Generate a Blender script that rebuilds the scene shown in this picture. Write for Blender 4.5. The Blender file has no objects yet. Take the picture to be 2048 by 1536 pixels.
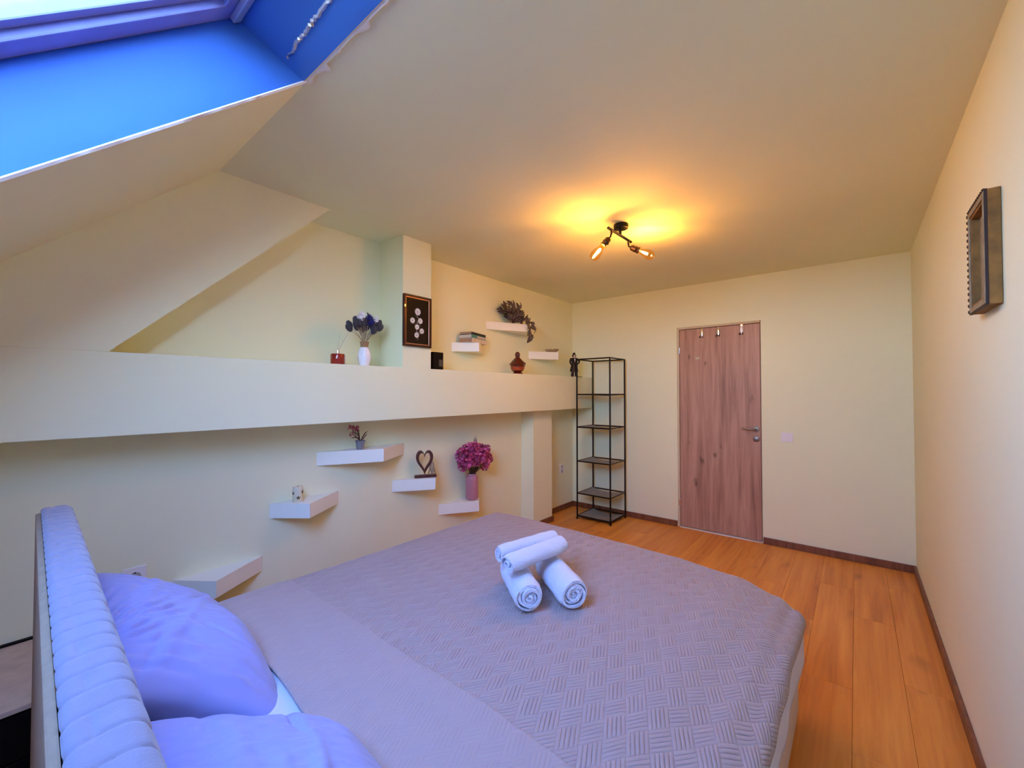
import bpy, bmesh, math, random
from mathutils import Vector, Matrix, noise
random.seed(7)
sc = bpy.context.scene
col = sc.collection
PI = math.pi

# ---------------------------------------------------------------- camera
XL, XR, YB, XF, ZC = -2.7166, 0.3443, 4.4899, -2.4346, 2.5
BZ0, BZ1 = 1.2122, 1.5705          # long wall beam: underside, top
SL = math.radians(42.434)          # roof slope
YC = 0.6687                        # crease where the roof starts to slope
cam_d = bpy.data.cameras.new('camera')
cam = bpy.data.objects.new('camera', cam_d)
col.objects.link(cam)
cam.location = (0, 0, 1.3996)
cam.rotation_euler = (PI / 2 + 0.0191, 0, 0.6876)
cam_d.sensor_width = 36.0
cam_d.lens = 837.15 / 2048 * 36
cam_d.clip_start = 0.02
sc.camera = cam

# ---------------------------------------------------------------- sky, exposure
LAMP = 2350.0
LAMP_COL = (1.0, 0.475, 0.12, 1)
SKY = 28.0
world = bpy.data.worlds.new('sky')
sc.world = world
world.use_nodes = True
wn = world.node_tree
wn.nodes.clear()
w_out = wn.nodes.new('ShaderNodeOutputWorld')
w_bg = wn.nodes.new('ShaderNodeBackground')
w_tc = wn.nodes.new('ShaderNodeTexCoord')
w_sx = wn.nodes.new('ShaderNodeSeparateXYZ')
w_no = wn.nodes.new('ShaderNodeTexNoise')
w_no.inputs['Scale'].default_value = 2.2
w_no.inputs['Detail'].default_value = 6
w_ad = wn.nodes.new('ShaderNodeMath')
w_ad.operation = 'MULTIPLY_ADD'                    # height above the horizon, a little broken up by haze
w_ad.inputs[1].default_value = -0.16
w_mr = wn.nodes.new('ShaderNodeMapRange')
w_mr.inputs['From Min'].default_value = -1.0
w_mr.inputs['From Max'].default_value = 1.0
w_rp = wn.nodes.new('ShaderNodeValToRGB')          # ground, bright hazy horizon, clear blue zenith
er = w_rp.color_ramp.elements
er[0].position = 0.0; er[0].color = (0.11, 0.115, 0.085, 1)
er[1].position = 1.0; er[1].color = (0.09, 0.20, 0.52, 1)
for p_, c_ in ((0.44, (0.15, 0.16, 0.12, 1)), (0.465, (0.60, 0.76, 1.0, 1)), (0.55, (0.44, 0.65, 1.0, 1)), (0.72, (0.19, 0.34, 0.80, 1))):
    e_ = er.new(p_); e_.color = c_
wn.links.new(w_tc.outputs['Generated'], w_no.inputs['Vector'])
wn.links.new(w_tc.outputs['Generated'], w_sx.inputs[0])
wn.links.new(w_no.outputs['Fac'], w_ad.inputs[0])
wn.links.new(w_sx.outputs[2], w_ad.inputs[2])
wn.links.new(w_ad.outputs[0], w_mr.inputs['Value'])
wn.links.new(w_mr.outputs[0], w_rp.inputs['Fac'])
wn.links.new(w_rp.outputs['Color'], w_bg.inputs['Color'])
w_bg.inputs['Strength'].default_value = SKY
wn.links.new(w_bg.outputs['Background'], w_out.inputs['Surface'])
vs = sc.view_settings
vs.view_transform = 'Standard'
vs.look = 'None'
vs.gamma = 1.0
vs.use_curve_mapping = False
vs.exposure = 0.28
sc.display_settings.display_device = 'sRGB'
sc.cycles.max_bounces = 14
sc.cycles.diffuse_bounces = 8
sc.cycles.transparent_max_bounces = 12
sc.cycles.sample_clamp_indirect = 6.0
sc.cycles.caustics_reflective = False
sc.cycles.caustics_refractive = False

# ---------------------------------------------------------------- materials
def lin(r, g, b):
    f = lambda c: ((c / 255 + 0.055) / 1.055) ** 2.4 if c / 255 > 0.04045 else c / 255 / 12.92
    return (f(r), f(g), f(b), 1)

MATS = {}
def mat(name, color, rough=0.6, metal=0.0, bump=None, vary=None, sheen=0, coat=0, spec=0.5):
    """color linear rgb(a); bump=(scale,strength,distance); vary=(scale, amount, detail)"""
    m = bpy.data.materials.new(name)
    m.use_nodes = True
    nt = m.node_tree
    b = nt.nodes['Principled BSDF']
    c = tuple(color[:3]) + (1,)
    b.inputs['Base Color'].default_value = c
    b.inputs['Roughness'].default_value = rough
    b.inputs['Metallic'].default_value = metal
    b.inputs['Sheen Weight'].default_value = sheen
    b.inputs['Coat Weight'].default_value = coat
    b.inputs['Specular IOR Level'].default_value = spec
    tc = nt.nodes.new('ShaderNodeTexCoord')
    if vary:
        n = nt.nodes.new('ShaderNodeTexNoise')
        n.inputs['Scale'].default_value = vary[0]
        n.inputs['Detail'].default_value = 5
        nt.links.new(tc.outputs['Object'], n.inputs['Vector'])
        r = nt.nodes.new('ShaderNodeValToRGB')
        a = vary[1]
        r.color_ramp.elements[0].position = 0.3
        r.color_ramp.elements[1].position = 0.7
        r.color_ramp.elements[0].color = tuple(x * (1 - a) for x in c[:3]) + (1,)
        r.color_ramp.elements[1].color = tuple(min(1, x * (1 + a)) for x in c[:3]) + (1,)
        nt.links.new(n.outputs['Fac'], r.inputs['Fac'])
        nt.links.new(r.outputs['Color'], b.inputs['Base Color'])
    if bump:
        n = nt.nodes.new('ShaderNodeTexNoise')
        n.inputs['Scale'].default_value = bump[0]
        n.inputs['Detail'].default_value = 4
        nt.links.new(tc.outputs['Object'], n.inputs['Vector'])
        bp = nt.nodes.new('ShaderNodeBump')
        bp.inputs['Strength'].default_value = bump[1]
        bp.inputs['Distance'].default_value = bump[2]
        nt.links.new(n.outputs['Fac'], bp.inputs['Height'])
        nt.links.new(bp.outputs['Normal'], b.inputs['Normal'])
    MATS[name] = m
    return m

def N(nt, kind, **kw):
    n = nt.nodes.new(kind)
    for k, v in kw.items():
        if k.startswith('i_'):
            n.inputs[int(k[2:])].default_value = v
        else:
            setattr(n, k, v)
    return n

PAINT = (0.80, 0.81, 0.565)
m_wall = mat('cream_paint', PAINT, 0.75, bump=(60, 0.12, 0.002), vary=(1.2, 0.02), spec=0.25)
m_shelf = mat('shelf_white_paint', (0.84, 0.85, 0.76), 0.5, bump=(40, 0.05, 0.002), spec=0.3)
m_reveal = mat('reveal_sky_tint', (0.035, 0.135, 0.50), 0.6, bump=(9, 0.25, 0.01), spec=0.3)  # white reveal; the blue light of the sky is put into its colour
m_lip = mat('torn_plaster', (0.80, 0.78, 0.72), 0.7, bump=(60, 0.4, 0.004))
m_roofwood = mat('window_frame_paint', (0.20, 0.24, 0.56), 0.45, bump=(30, 0.1, 0.003), vary=(8, 0.12))
m_black = mat('black_metal', (0.006, 0.005, 0.005), 0.5, spec=0.2)
m_rackpanel = mat('grey_rack_panel', (0.27, 0.26, 0.24), 0.8, bump=(300, 0.3, 0.001), vary=(15, 0.12))
m_white = mat('white_cotton', (0.66, 0.67, 0.80), 0.85, bump=(220, 0.12, 0.001), sheen=0.2)
m_pcase = mat('white_pillowcase_sky_tint', (0.29, 0.33, 0.70), 0.85, bump=(220, 0.12, 0.001), sheen=0.2)  # white cloth with the skylight's blue cast mixed into the base colour
m_towel = mat('white_terry', (0.72, 0.74, 0.84), 0.95, bump=(170, 1.0, 0.006), sheen=0.4)
m_plush = mat('pale_grey_headboard_fabric', (0.22, 0.205, 0.26), 0.95, bump=(260, 0.35, 0.002), vary=(40, 0.05), sheen=0.3)
m_hbback = mat('beige_backing_fabric', (0.32, 0.205, 0.12), 0.95, bump=(200, 0.3, 0.002), vary=(60, 0.1))
m_bedbase = mat('beige_bed_side', (0.62, 0.55, 0.45), 0.9, bump=(200, 0.2, 0.001))
m_chrome = mat('brushed_nickel', (0.32, 0.26, 0.21), 0.3, metal=1.0)
m_chrome2 = mat('bright_chrome', (0.85, 0.85, 0.85), 0.12, metal=1.0)
m_plastic = mat('white_plastic', (0.80, 0.79, 0.80), 0.35)
m_dark = mat('dark_hole', (0.01, 0.01, 0.012), 0.8)
m_night = mat('nightstand_top_oak', (0.56, 0.43, 0.33), 0.5, vary=(14, 0.12))
m_blackwood = mat('black_lacquer', (0.004, 0.0035, 0.004), 0.5, spec=0.12)
m_darkframe = mat('dark_mahogany', (0.035, 0.006, 0.006), 0.35, vary=(30, 0.3), coat=0.1, spec=0.3)
m_gilt = mat('copper_beading', (0.50, 0.26, 0.16), 0.35, metal=0.7)
m_velvet = mat('dark_picture_ground', (0.006, 0.0015, 0.002), 0.6, spec=0.1)
m_petalw = mat('white_mother_of_pearl', (0.80, 0.78, 0.76), 0.35)
m_petalc = mat('grey_flower_centre', (0.42, 0.42, 0.40), 0.5)
m_oldgold = mat('antique_gold_frame', (0.21, 0.095, 0.016), 0.75, metal=0.0, bump=(45, 0.5, 0.004), vary=(22, 0.35))
m_oldsilver = mat('worn_frame_face', (0.24, 0.20, 0.12), 0.6, bump=(45, 0.4, 0.003), vary=(30, 0.3))
m_oldred = mat('frame_dark_red_edge', (0.018, 0.004, 0.003), 0.6, vary=(50, 0.4))
m_redglass = mat('red_glass', (0.26, 0.010, 0.006), 0.12, vary=(20, 0.25), coat=0.6)
m_stick = mat('reed_stick', (0.42, 0.38, 0.30), 0.8)
m_ceram = mat('white_ceramic', (0.86, 0.85, 0.90), 0.15, coat=0.6)
m_jute = mat('jute_wrap', (0.33, 0.20, 0.10), 0.9, bump=(200, 0.8, 0.003))
m_thistle = mat('grey_blue_thistle', (0.040, 0.038, 0.050), 0.9, vary=(120, 0.5))
m_thspike = mat('pale_thistle_spikes', (0.20, 0.19, 0.21), 0.9)
m_stem = mat('straw_stem', (0.33, 0.26, 0.16), 0.8)
m_blue = mat('deep_blue_petal', (0.008, 0.010, 0.16), 0.6)
m_wpetal = mat('white_petal', (0.80, 0.78, 0.80), 0.6)
m_clay = mat('red_brown_glaze', (0.075, 0.007, 0.005), 0.25, coat=0.3, vary=(40, 0.4))
m_clay2 = mat('orange_band_glaze', (0.33, 0.055, 0.012), 0.3, coat=0.5, vary=(40, 0.3))
m_coat = mat('figure_black_coat', (0.008, 0.003, 0.004), 0.4, spec=0.25)
m_trouser = mat('figure_maroon_trousers', (0.018, 0.003, 0.006), 0.4, spec=0.25)
m_skin = mat('figure_painted_face', (0.62, 0.42, 0.36), 0.4)
m_shirt = mat('figure_white_shirt', (0.70, 0.68, 0.70), 0.4)
m_heart = mat('dark_red_wood', (0.060, 0.012, 0.008), 0.35, vary=(60, 0.35), coat=0.4)
m_pewter = mat('pewter_silver', (0.42, 0.38, 0.33), 0.3, metal=0.85)
m_pink = mat('dusty_pink_glaze', (0.46, 0.19, 0.24), 0.32, coat=0.4)
m_bloom = mat('magenta_petal', (0.40, 0.022, 0.13), 0.6, vary=(60, 0.5), sheen=0.2)
m_bloom2 = mat('light_magenta_petal', (0.62, 0.10, 0.27), 0.6, vary=(60, 0.3))
m_leafg = mat('grey_green_leaf', (0.10, 0.13, 0.10), 0.6)
m_stemd = mat('dark_olive_stem', (0.05, 0.045, 0.03), 0.7)
m_potgrey = mat('grey_pot', (0.20, 0.20, 0.22), 0.6)
m_pinkbud = mat('small_pink_bud', (0.50, 0.13, 0.18), 0.6)
m_leafd = mat('dark_maroon_leaf', (0.06, 0.018, 0.022), 0.5)
m_wax = mat('cream_wax', (0.72, 0.66, 0.47), 0.5)
m_star = mat('brown_gold_star', (0.16, 0.10, 0.03), 0.4, metal=0.4)
m_booktan = mat('tan_page_block', (0.40, 0.22, 0.13), 0.8, bump=(500, 0.5, 0.001))
m_bookpage = mat('cream_page_block', (0.62, 0.52, 0.42), 0.85, bump=(500, 0.5, 0.001))
m_teal = mat('teal_book_cover', (0.07, 0.26, 0.25), 0.5)
m_navy = mat('dark_navy_book_cover', (0.012, 0.016, 0.022), 0.5)
m_offwhite = mat('off_white_book_cover', (0.66, 0.58, 0.50), 0.5)
m_silver = mat('silver_dish', (0.72, 0.62, 0.52), 0.18, metal=0.9)
m_alu = mat('aluminium_strip', (0.80, 0.80, 0.80), 0.3, metal=0.8)
m_jamb = mat('door_frame_cream', (0.60, 0.49, 0.34), 0.6)
m_brass = mat('aged_brass_holder', (0.05, 0.022, 0.010), 0.4, metal=0.5)

def wood(name, c_dark, c_mid, c_light, grain_axis='Z', scale=1.0, rough=0.5, knots=0.75, rand=0.0, bump=0.15):
    m = bpy.data.materials.new(name); m.use_nodes = True
    nt = m.node_tree; b = nt.nodes['Principled BSDF']; L = nt.links.new
    tc = N(nt, 'ShaderNodeTexCoord')
    oi = N(nt, 'ShaderNodeObjectInfo')
    addv = N(nt, 'ShaderNodeVectorMath', operation='ADD')
    mulr = N(nt, 'ShaderNodeVectorMath', operation='SCALE')
    comb = N(nt, 'ShaderNodeCombineXYZ')
    for k in (0, 1, 2): L(oi.outputs['Random'], comb.inputs[k])
    L(comb.outputs[0], mulr.inputs[0]); mulr.inputs['Scale'].default_value = 37.0 if rand else 0.0
    L(tc.outputs['Object'], addv.inputs[0]); L(mulr.outputs[0], addv.inputs[1])
    # long wavy distortion of the grain
    mp = N(nt, 'ShaderNodeMapping')
    s = [14 * scale] * 3
    s['XYZ'.index(grain_axis)] = 0.9 * scale
    mp.inputs['Scale'].default_value = s
    L(addv.outputs[0], mp.inputs['Vector'])
    n1 = N(nt, 'ShaderNodeTexNoise'); n1.inputs['Scale'].default_value = 1.0; n1.inputs['Detail'].default_value = 8
    n1.inputs['Roughness'].default_value = 0.62; n1.inputs['Distortion'].default_value = 0.6
    L(mp.outputs[0], n1.inputs['Vector'])
    mp2 = N(nt, 'ShaderNodeMapping')
    s = [95 * scale] * 3
    s['XYZ'.index(grain_axis)] = 2.5 * scale
    mp2.inputs['Scale'].default_value = s
    L(addv.outputs[0], mp2.inputs['Vector'])
    n2 = N(nt, 'ShaderNodeTexNoise'); n2.inputs['Scale'].default_value = 1.0; n2.inputs['Detail'].default_value = 4
    L(mp2.outputs[0], n2.inputs['Vector'])
    mx = N(nt, 'ShaderNodeMath', operation='MULTIPLY_ADD'); mx.inputs[1].default_value = 0.30
    L(n2.outputs['Fac'], mx.inputs[0])
    m1 = N(nt, 'ShaderNodeMath', operation='MULTIPLY'); m1.inputs[1].default_value = 0.86
    L(n1.outputs['Fac'], m1.inputs[0]); L(m1.outputs[0], mx.inputs[2])
    r = N(nt, 'ShaderNodeValToRGB')
    r.color_ramp.elements[0].position = 0.36; r.color_ramp.elements[0].color = c_dark
    r.color_ramp.elements[1].position = 0.75; r.color_ramp.elements[1].color = c_light
    e = r.color_ramp.elements.new(0.55); e.color = c_mid
    L(mx.outputs[0], r.inputs['Fac'])
    colr = r.outputs['Color']
    if knots:
        mpk = N(nt, 'ShaderNodeMapping')
        s = [6.0 * scale] * 3
        s['XYZ'.index(grain_axis)] = 2.6 * scale
        mpk.inputs['Scale'].default_value = s
        L(addv.outputs[0], mpk.inputs['Vector'])
        nd = N(nt, 'ShaderNodeTexNoise'); nd.inputs['Scale'].default_value = 2.4; nd.inputs['Detail'].default_value = 3
        L(mpk.outputs[0], nd.inputs['Vector'])
        av = N(nt, 'ShaderNodeVectorMath', operation='MULTIPLY_ADD')
        av.inputs[1].default_value = (0.45, 0.45, 0.45)
        L(nd.outputs['Color'], av.inputs[0]); L(mpk.outputs[0], av.inputs[2])
        vo = N(nt, 'ShaderNodeTexVoronoi'); vo.inputs['Scale'].default_value = 1.0
        L(av.outputs[0], vo.inputs['Vector'])
        kr = N(nt, 'ShaderNodeValToRGB')
        kr.color_ramp.elements[0].position = 0.04; kr.color_ramp.elements[0].color = (1, 1, 1, 1)
        kr.color_ramp.elements[1].position = 0.17; kr.color_ramp.elements[1].color = (0, 0, 0, 1)
        L(vo.outputs['Distance'], kr.inputs['Fac'])
        km = N(nt, 'ShaderNodeMix', data_type='RGBA')
        kf = N(nt, 'ShaderNodeMath', operation='MULTIPLY'); kf.inputs[1].default_value = float(knots)
        L(kr.outputs['Color'], kf.inputs[0]); L(kf.outputs[0], km.inputs['Factor'])
        L(colr, km.inputs['A']); km.inputs['B'].default_value = tuple(x * 0.42 for x in c_dark[:3]) + (1,)
        colr = km.outputs['Result']
    if rand:
        hs = N(nt, 'ShaderNodeHueSaturation')
        mr = N(nt, 'ShaderNodeMapRange'); mr.inputs['To Min'].default_value = 1 - rand; mr.inputs['To Max'].default_value = 1 + rand
        L(oi.outputs['Random'], mr.inputs['Value']); L(mr.outputs[0], hs.inputs['Value'])
        L(colr, hs.inputs['Color']); colr = hs.outputs['Color']
    L(colr, b.inputs['Base Color'])
    b.inputs['Roughness'].default_value = rough
    bp = N(nt, 'ShaderNodeBump'); bp.inputs['Strength'].default_value = bump; bp.inputs['Distance'].default_value = 0.002
    L(mx.outputs[0], bp.inputs['Height']); L(bp.outputs['Normal'], b.inputs['Normal'])
    return m

m_door = wood('rustic_oak_door', (0.220, 0.108, 0.074, 1), (0.40, 0.218, 0.150, 1), (0.52, 0.315, 0.225, 1), 'Z', 1.25, 0.5, knots=0.8)
m_floor = wood('orange_oak_laminate', (0.50, 0.160, 0.022, 1), (0.72, 0.265, 0.038, 1), (0.86, 0.37, 0.065, 1), 'Y', 0.6, 0.45, knots=0.35, rand=0.03, bump=0.08)
m_base = wood('brown_skirting', (0.09, 0.028, 0.013, 1), (0.17, 0.060, 0.028, 1), (0.24, 0.095, 0.045, 1), 'Z', 1.2, 0.45, knots=False)

# glass that lets the daylight through (plain pane and amber bulb)
def glassy(name, tint, gloss=0.10, rough=0.02):
    m = bpy.data.materials.new(name); m.use_nodes = True
    nt = m.node_tree; nt.nodes.clear(); L = nt.links.new
    o = N(nt, 'ShaderNodeOutputMaterial'); t = N(nt, 'ShaderNodeBsdfTransparent'); g = N(nt, 'ShaderNodeBsdfGlossy')
    t.inputs['Color'].default_value = tint; g.inputs['Roughness'].default_value = rough
    lw = N(nt, 'ShaderNodeLayerWeight'); lw.inputs['Blend'].default_value = 0.25
    mu = N(nt, 'ShaderNodeMath', operation='MULTIPLY_ADD'); mu.inputs[1].default_value = 0.25; mu.inputs[2].default_value = gloss * 0.4
    L(lw.outputs['Fresnel'], mu.inputs[0])
    mx = N(nt, 'ShaderNodeMixShader')
    L(mu.outputs[0], mx.inputs[0]); L(t.outputs[0], mx.inputs[1]); L(g.outputs[0], mx.inputs[2]); L(mx.outputs[0], o.inputs[0])
    return m
m_pane = glassy('window_glass', (0.95, 0.97, 1.0, 1))
m_bulb = glassy('amber_bulb_glass', (1.0, 0.80, 0.45, 1), 0.15)
m_picglass = glassy('picture_glass', (1, 1, 1, 1), 0.02)

def emis(name, c, s):
    m = bpy.data.materials.new(name); m.use_nodes = True
    nt = m.node_tree; nt.nodes.clear()
    o = N(nt, 'ShaderNodeOutputMaterial'); e = N(nt, 'ShaderNodeEmission')
    e.inputs['Color'].default_value = c; e.inputs['Strength'].default_value = s
    nt.links.new(e.outputs[0], o.inputs[0])
    return m
m_fil = emis('hot_filament', LAMP_COL, LAMP)

def quilt(name, color, flap=False):
    """basket-weave quilting: rhombic blocks, each with parallel ridges (fine relief only)"""
    m = bpy.data.materials.new(name); m.use_nodes = True
    nt = m.node_tree; b = nt.nodes['Principled BSDF']; L = nt.links.new
    uv = N(nt, 'ShaderNodeUVMap')
    sx = N(nt, 'ShaderNodeSeparateXYZ'); L(uv.outputs[0], sx.inputs[0])
    def M(op, a, bb=None, c=None):
        n = N(nt, 'ShaderNodeMath', operation=op)
        for i, v in enumerate((a, bb, c)):
            if v is None: continue
            if isinstance(v, (int, float)): n.inputs[i].default_value = v
            else: L(v, n.inputs[i])
        return n.outputs[0]
    cell = 0.064
    au, av = math.radians(-24.4), math.radians(34.6)   # block directions measured from the bed axis
    ux, uy, vx, vy = math.sin(au), math.cos(au), math.sin(av), math.cos(av)
    det = ux * vy - vx * uy
    A = M('ADD', M('MULTIPLY', sx.outputs[0], vy / det / cell), M('MULTIPLY', sx.outputs[1], -vx / det / cell))
    B = M('ADD', M('MULTIPLY', sx.outputs[0], -uy / det / cell), M('MULTIPLY', sx.outputs[1], ux / det / cell))
    fa, fb = M('FLOOR', A), M('FLOOR', B)
    par = M('FLOORED_MODULO', M('ADD', fa, fb), 2.0)
    ra, rb = M('SUBTRACT', A, fa), M('SUBTRACT', B, fb)
    nrid = 5.0
    st = M('ADD', M('MULTIPLY', ra, par), M('MULTIPLY', rb, M('SUBTRACT', 1.0, par)))
    ridge = M('POWER', M('ABSOLUTE', M('SINE', M('MULTIPLY', st, PI * nrid))), 0.45)
    # block border groove
    ea = M('POWER', M('ABSOLUTE', M('SINE', M('MULTIPLY', A, PI))), 0.30)
    eb = M('POWER', M('ABSOLUTE', M('SINE', M('MULTIPLY', B, PI))), 0.30)
    h = M('MULTIPLY', M('MULTIPLY', ridge, ea), eb)
    nz = N(nt, 'ShaderNodeTexNoise'); nz.inputs['Scale'].default_value = 160; L(uv.outputs[0], nz.inputs['Vector'])
    h2 = M('MULTIPLY_ADD', nz.outputs['Fac'], 0.25, h)
    bp = N(nt, 'ShaderNodeBump'); bp.inputs['Strength'].default_value = 0.40 if flap else 1.0
    bp.inputs['Distance'].default_value = 0.0042
    L(h2, bp.inputs['Height']); L(bp.outputs['Normal'], b.inputs['Normal'])
    b.inputs['Base Color'].default_value = color
    b.inputs['Roughness'].default_value = 0.9
    b.inputs['Sheen Weight'].default_value = 0.25
    return m
m_quilt = quilt('mauve_quilted_cotton', (0.39, 0.30, 0.285, 1))
m_quiltback = quilt('mauve_quilt_reverse', (0.395, 0.31, 0.30, 1), True)

# ---------------------------------------------------------------- mesh helpers
def link(name, me, m=None, parent=None):
    o = bpy.data.objects.new(name, me)
    col.objects.link(o)
    if m is not None:
        me.materials.append(m)
    if parent is not None:
        o.parent = parent
    return o

class MB:
    def __init__(s): s.v, s.f = [], []
    def add(s, vs, fs):
        k = len(s.v); s.v += [tuple(v) for v in vs]; s.f += [tuple(i + k for i in f) for f in fs]; return s
    def box(s, a, b):
        x0, y0, z0 = a; x1, y1, z1 = b
        return s.add([(x0,y0,z0),(x1,y0,z0),(x1,y1,z0),(x0,y1,z0),(x0,y0,z1),(x1,y0,z1),(x1,y1,z1),(x0,y1,z1)],
                     [(0,3,2,1),(4,5,6,7),(0,1,5,4),(1,2,6,5),(2,3,7,6),(3,0,4,7)])
    def prism(s, poly, axis, a, b):
        """poly: 2D points in the two other axes (order x<y<z), extruded along axis from a to b"""
        n = len(poly)
        def P(p, t):
            return {'x': (t, p[0], p[1]), 'y': (p[0], t, p[1]), 'z': (p[0], p[1], t)}[axis]
        vs = [P(p, a) for p in poly] + [P(p, b) for p in poly]
        return s.add(vs, [tuple(range(n))[::-1], tuple(range(n, 2 * n))] + [(i, (i + 1) % n, (i + 1) % n + n, i + n) for i in range(n)])
    def tube(s, pts, r, n=10, cap=True):
        pts = [Vector(p) for p in pts]; rs = r if isinstance(r, (list, tuple)) else [r] * len(pts)
        vs = []; up = None
        for i, p in enumerate(pts):
            d = (pts[min(i + 1, len(pts) - 1)] - pts[max(i - 1, 0)])
            if d.length < 1e-9: d = Vector((0, 0, 1))
            d.normalize()
            if up is None:
                up = Vector((0, 0, 1)) if abs(d.z) < 0.9 else Vector((1, 0, 0))
            a = d.cross(up); 
            if a.length < 1e-6: a = d.cross(Vector((0.3, 1, 0.2)))
            a.normalize(); bb = a.cross(d).normalized(); up = bb
            for k in range(n):
                t = 2 * PI * k / n
                vs.append(p + (a * math.cos(t) + bb * math.sin(t)) * rs[i])
        fs = [(i * n + k, i * n + (k + 1) % n, (i + 1) * n + (k + 1) % n, (i + 1) * n + k) for i in range(len(pts) - 1) for k in range(n)]
        if cap:
            fs += [tuple(range(n))[::-1], tuple((len(pts) - 1) * n + k for k in range(n))]
        return s.add(vs, fs)
    def lathe(s, prof, c=(0, 0, 0), n=24, M=None, flute=None):
        """prof: (r, z) list; M optional matrix"""
        vs = []
        for r, z in prof:
            for k in range(n):
                t = 2 * PI * k / n
                rr = r * (flute(t, z) if flute else 1)
                v = Vector((rr * math.cos(t), rr * math.sin(t), z))
                if M is not None: v = M @ v
                vs.append(v + Vector(c))
        m = len(prof)
        fs = [(i * n + k, i * n + (k + 1) % n, (i + 1) * n + (k + 1) % n, (i + 1) * n + k) for i in range(m - 1) for k in range(n)]
        fs += [tuple(range(n))[::-1], tuple((m - 1) * n + k for k in range(n))]
        return s.add(vs, fs)
    def ell(s, c, r, n=12, m=8, M=None):
        prof = [(max(1e-4, math.sin(PI * i / m)), -math.cos(PI * i / m)) for i in range(m + 1)]
        S = Matrix.Diagonal((r[0], r[1], r[2]))
        return s.lathe(prof, c, n, (M @ S) if M is not None else S)
    def mesh(s, name, smooth=False, bevel=0, seg=2, auto=None):
        me = bpy.data.meshes.new(name)
        me.from_pydata(s.v, [], s.f); me.validate()
        bm = bmesh.new(); bm.from_mesh(me)
        bmesh.ops.recalc_face_normals(bm, faces=bm.faces)
        if bevel:
            es = [e for e in bm.edges if len(e.link_faces) == 2 and e.calc_face_angle(0) > 0.6]
            bmesh.ops.bevel(bm, geom=es, offset=bevel, segments=seg, profile=0.6, affect='EDGES', clamp_overlap=True)
        if smooth:
            for f in bm.faces: f.smooth = True
            for e in bm.edges:
                if len(e.link_faces) == 2 and e.calc_face_angle(0) > (auto or 0.8): e.smooth = False
        bm.to_mesh(me); bm.free()
        return me
    def obj(s, name, m, parent=None, loc=None, rot=None, **kw):
        o = link(name, s.mesh(name, **kw), m, parent)
        if loc: o.location = loc
        if rot: o.rotation_euler = rot
        return o

def tag(o, label, cat, group=None):
    o['label'] = label; o['category'] = cat
    if group: o['group'] = group
    return o
def thing(name, label, cat, loc=(0, 0, 0), rot=(0, 0, 0), group=None):
    o = bpy.data.objects.new(name, None); col.objects.link(o)
    o.empty_display_size = 0.05
    o.location = loc; o.rotation_euler = rot
    return tag(o, label, cat, group)
def struct(o):
    o['kind'] = 'structure'
    return o
def sempty(name):
    o = bpy.data.objects.new(name, None); col.objects.link(o); o.empty_display_size = 0.05
    o['kind'] = 'structure'
    return o
def align(d):
    return Vector((0, 0, 1)).rotation_difference(Vector(d).normalized()).to_matrix()

# ================================================================ ROOM
KY = -1.10                                   # knee wall behind the camera
def slope_z(y): return ZC - (YC - y) * math.tan(SL)
T = 0.12
# floor: sub floor + planks
floor = sempty('floor')
MB().box((XL - T, KY - T, -0.05), (XR + T, YB + 0.5, -0.010)).obj('subfloor', m_base, floor)
pw, pl = 0.192, 1.285
pmesh = {}
def plank(x0, x1, y0, y1):
    key = (round(x1 - x0, 3), round(y1 - y0, 3))
    if key not in pmesh:
        g = 0.0005
        pmesh[key] = MB().box((g, g, -0.010), (key[0] - g, key[1] - g, 0)).mesh('plank', bevel=0.0009, seg=1)
        pmesh[key].materials.append(m_floor)
    o = bpy.data.objects.new('plank', pmesh[key]); col.objects.link(o); o.location = (x0, y0, 0); o.parent = floor
x = XL; i = 0
while x < XR - 1e-3:
    x1 = min(x + pw, XR)
    y = KY - (0, 0.43, 0.86, 0.2, 0.64)[i % 5] * 1.0
    while y < YB + 0.10:
        y0 = max(y, KY); y1 = min(y + pl, YB + 0.10)
        if y1 - y0 > 0.02: plank(x, x1, y0, y1)
        y += pl
    x = x1; i += 1

# side walls
struct(MB().prism([(KY, 0), (YB, 0), (YB, ZC), (YC, ZC), (KY, slope_z(KY))], 'x', XL - T, XL).obj('wall_left', m_wall))
struct(MB().prism([(KY, 0), (YB, 0), (YB, ZC), (YC, ZC), (KY, slope_z(KY))], 'x', XR, XR + T).obj('wall_right', m_wall))
struct(MB().box((XL - T, KY - T, 0), (XR + T, KY, slope_z(KY))).obj('wall_front', m_wall))
# back wall with a door opening
DX0, DX1, DZ = -1.4463, -0.6808, 2.07
b = MB()
b.box((XL - T, YB, 0), (DX0, YB + T, ZC)); b.box((DX1, YB, 0), (XR + T, YB + T, ZC)); b.box((DX0, YB, DZ), (DX1, YB + T, ZC))
struct(b.obj('wall_back', m_wall))
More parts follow.
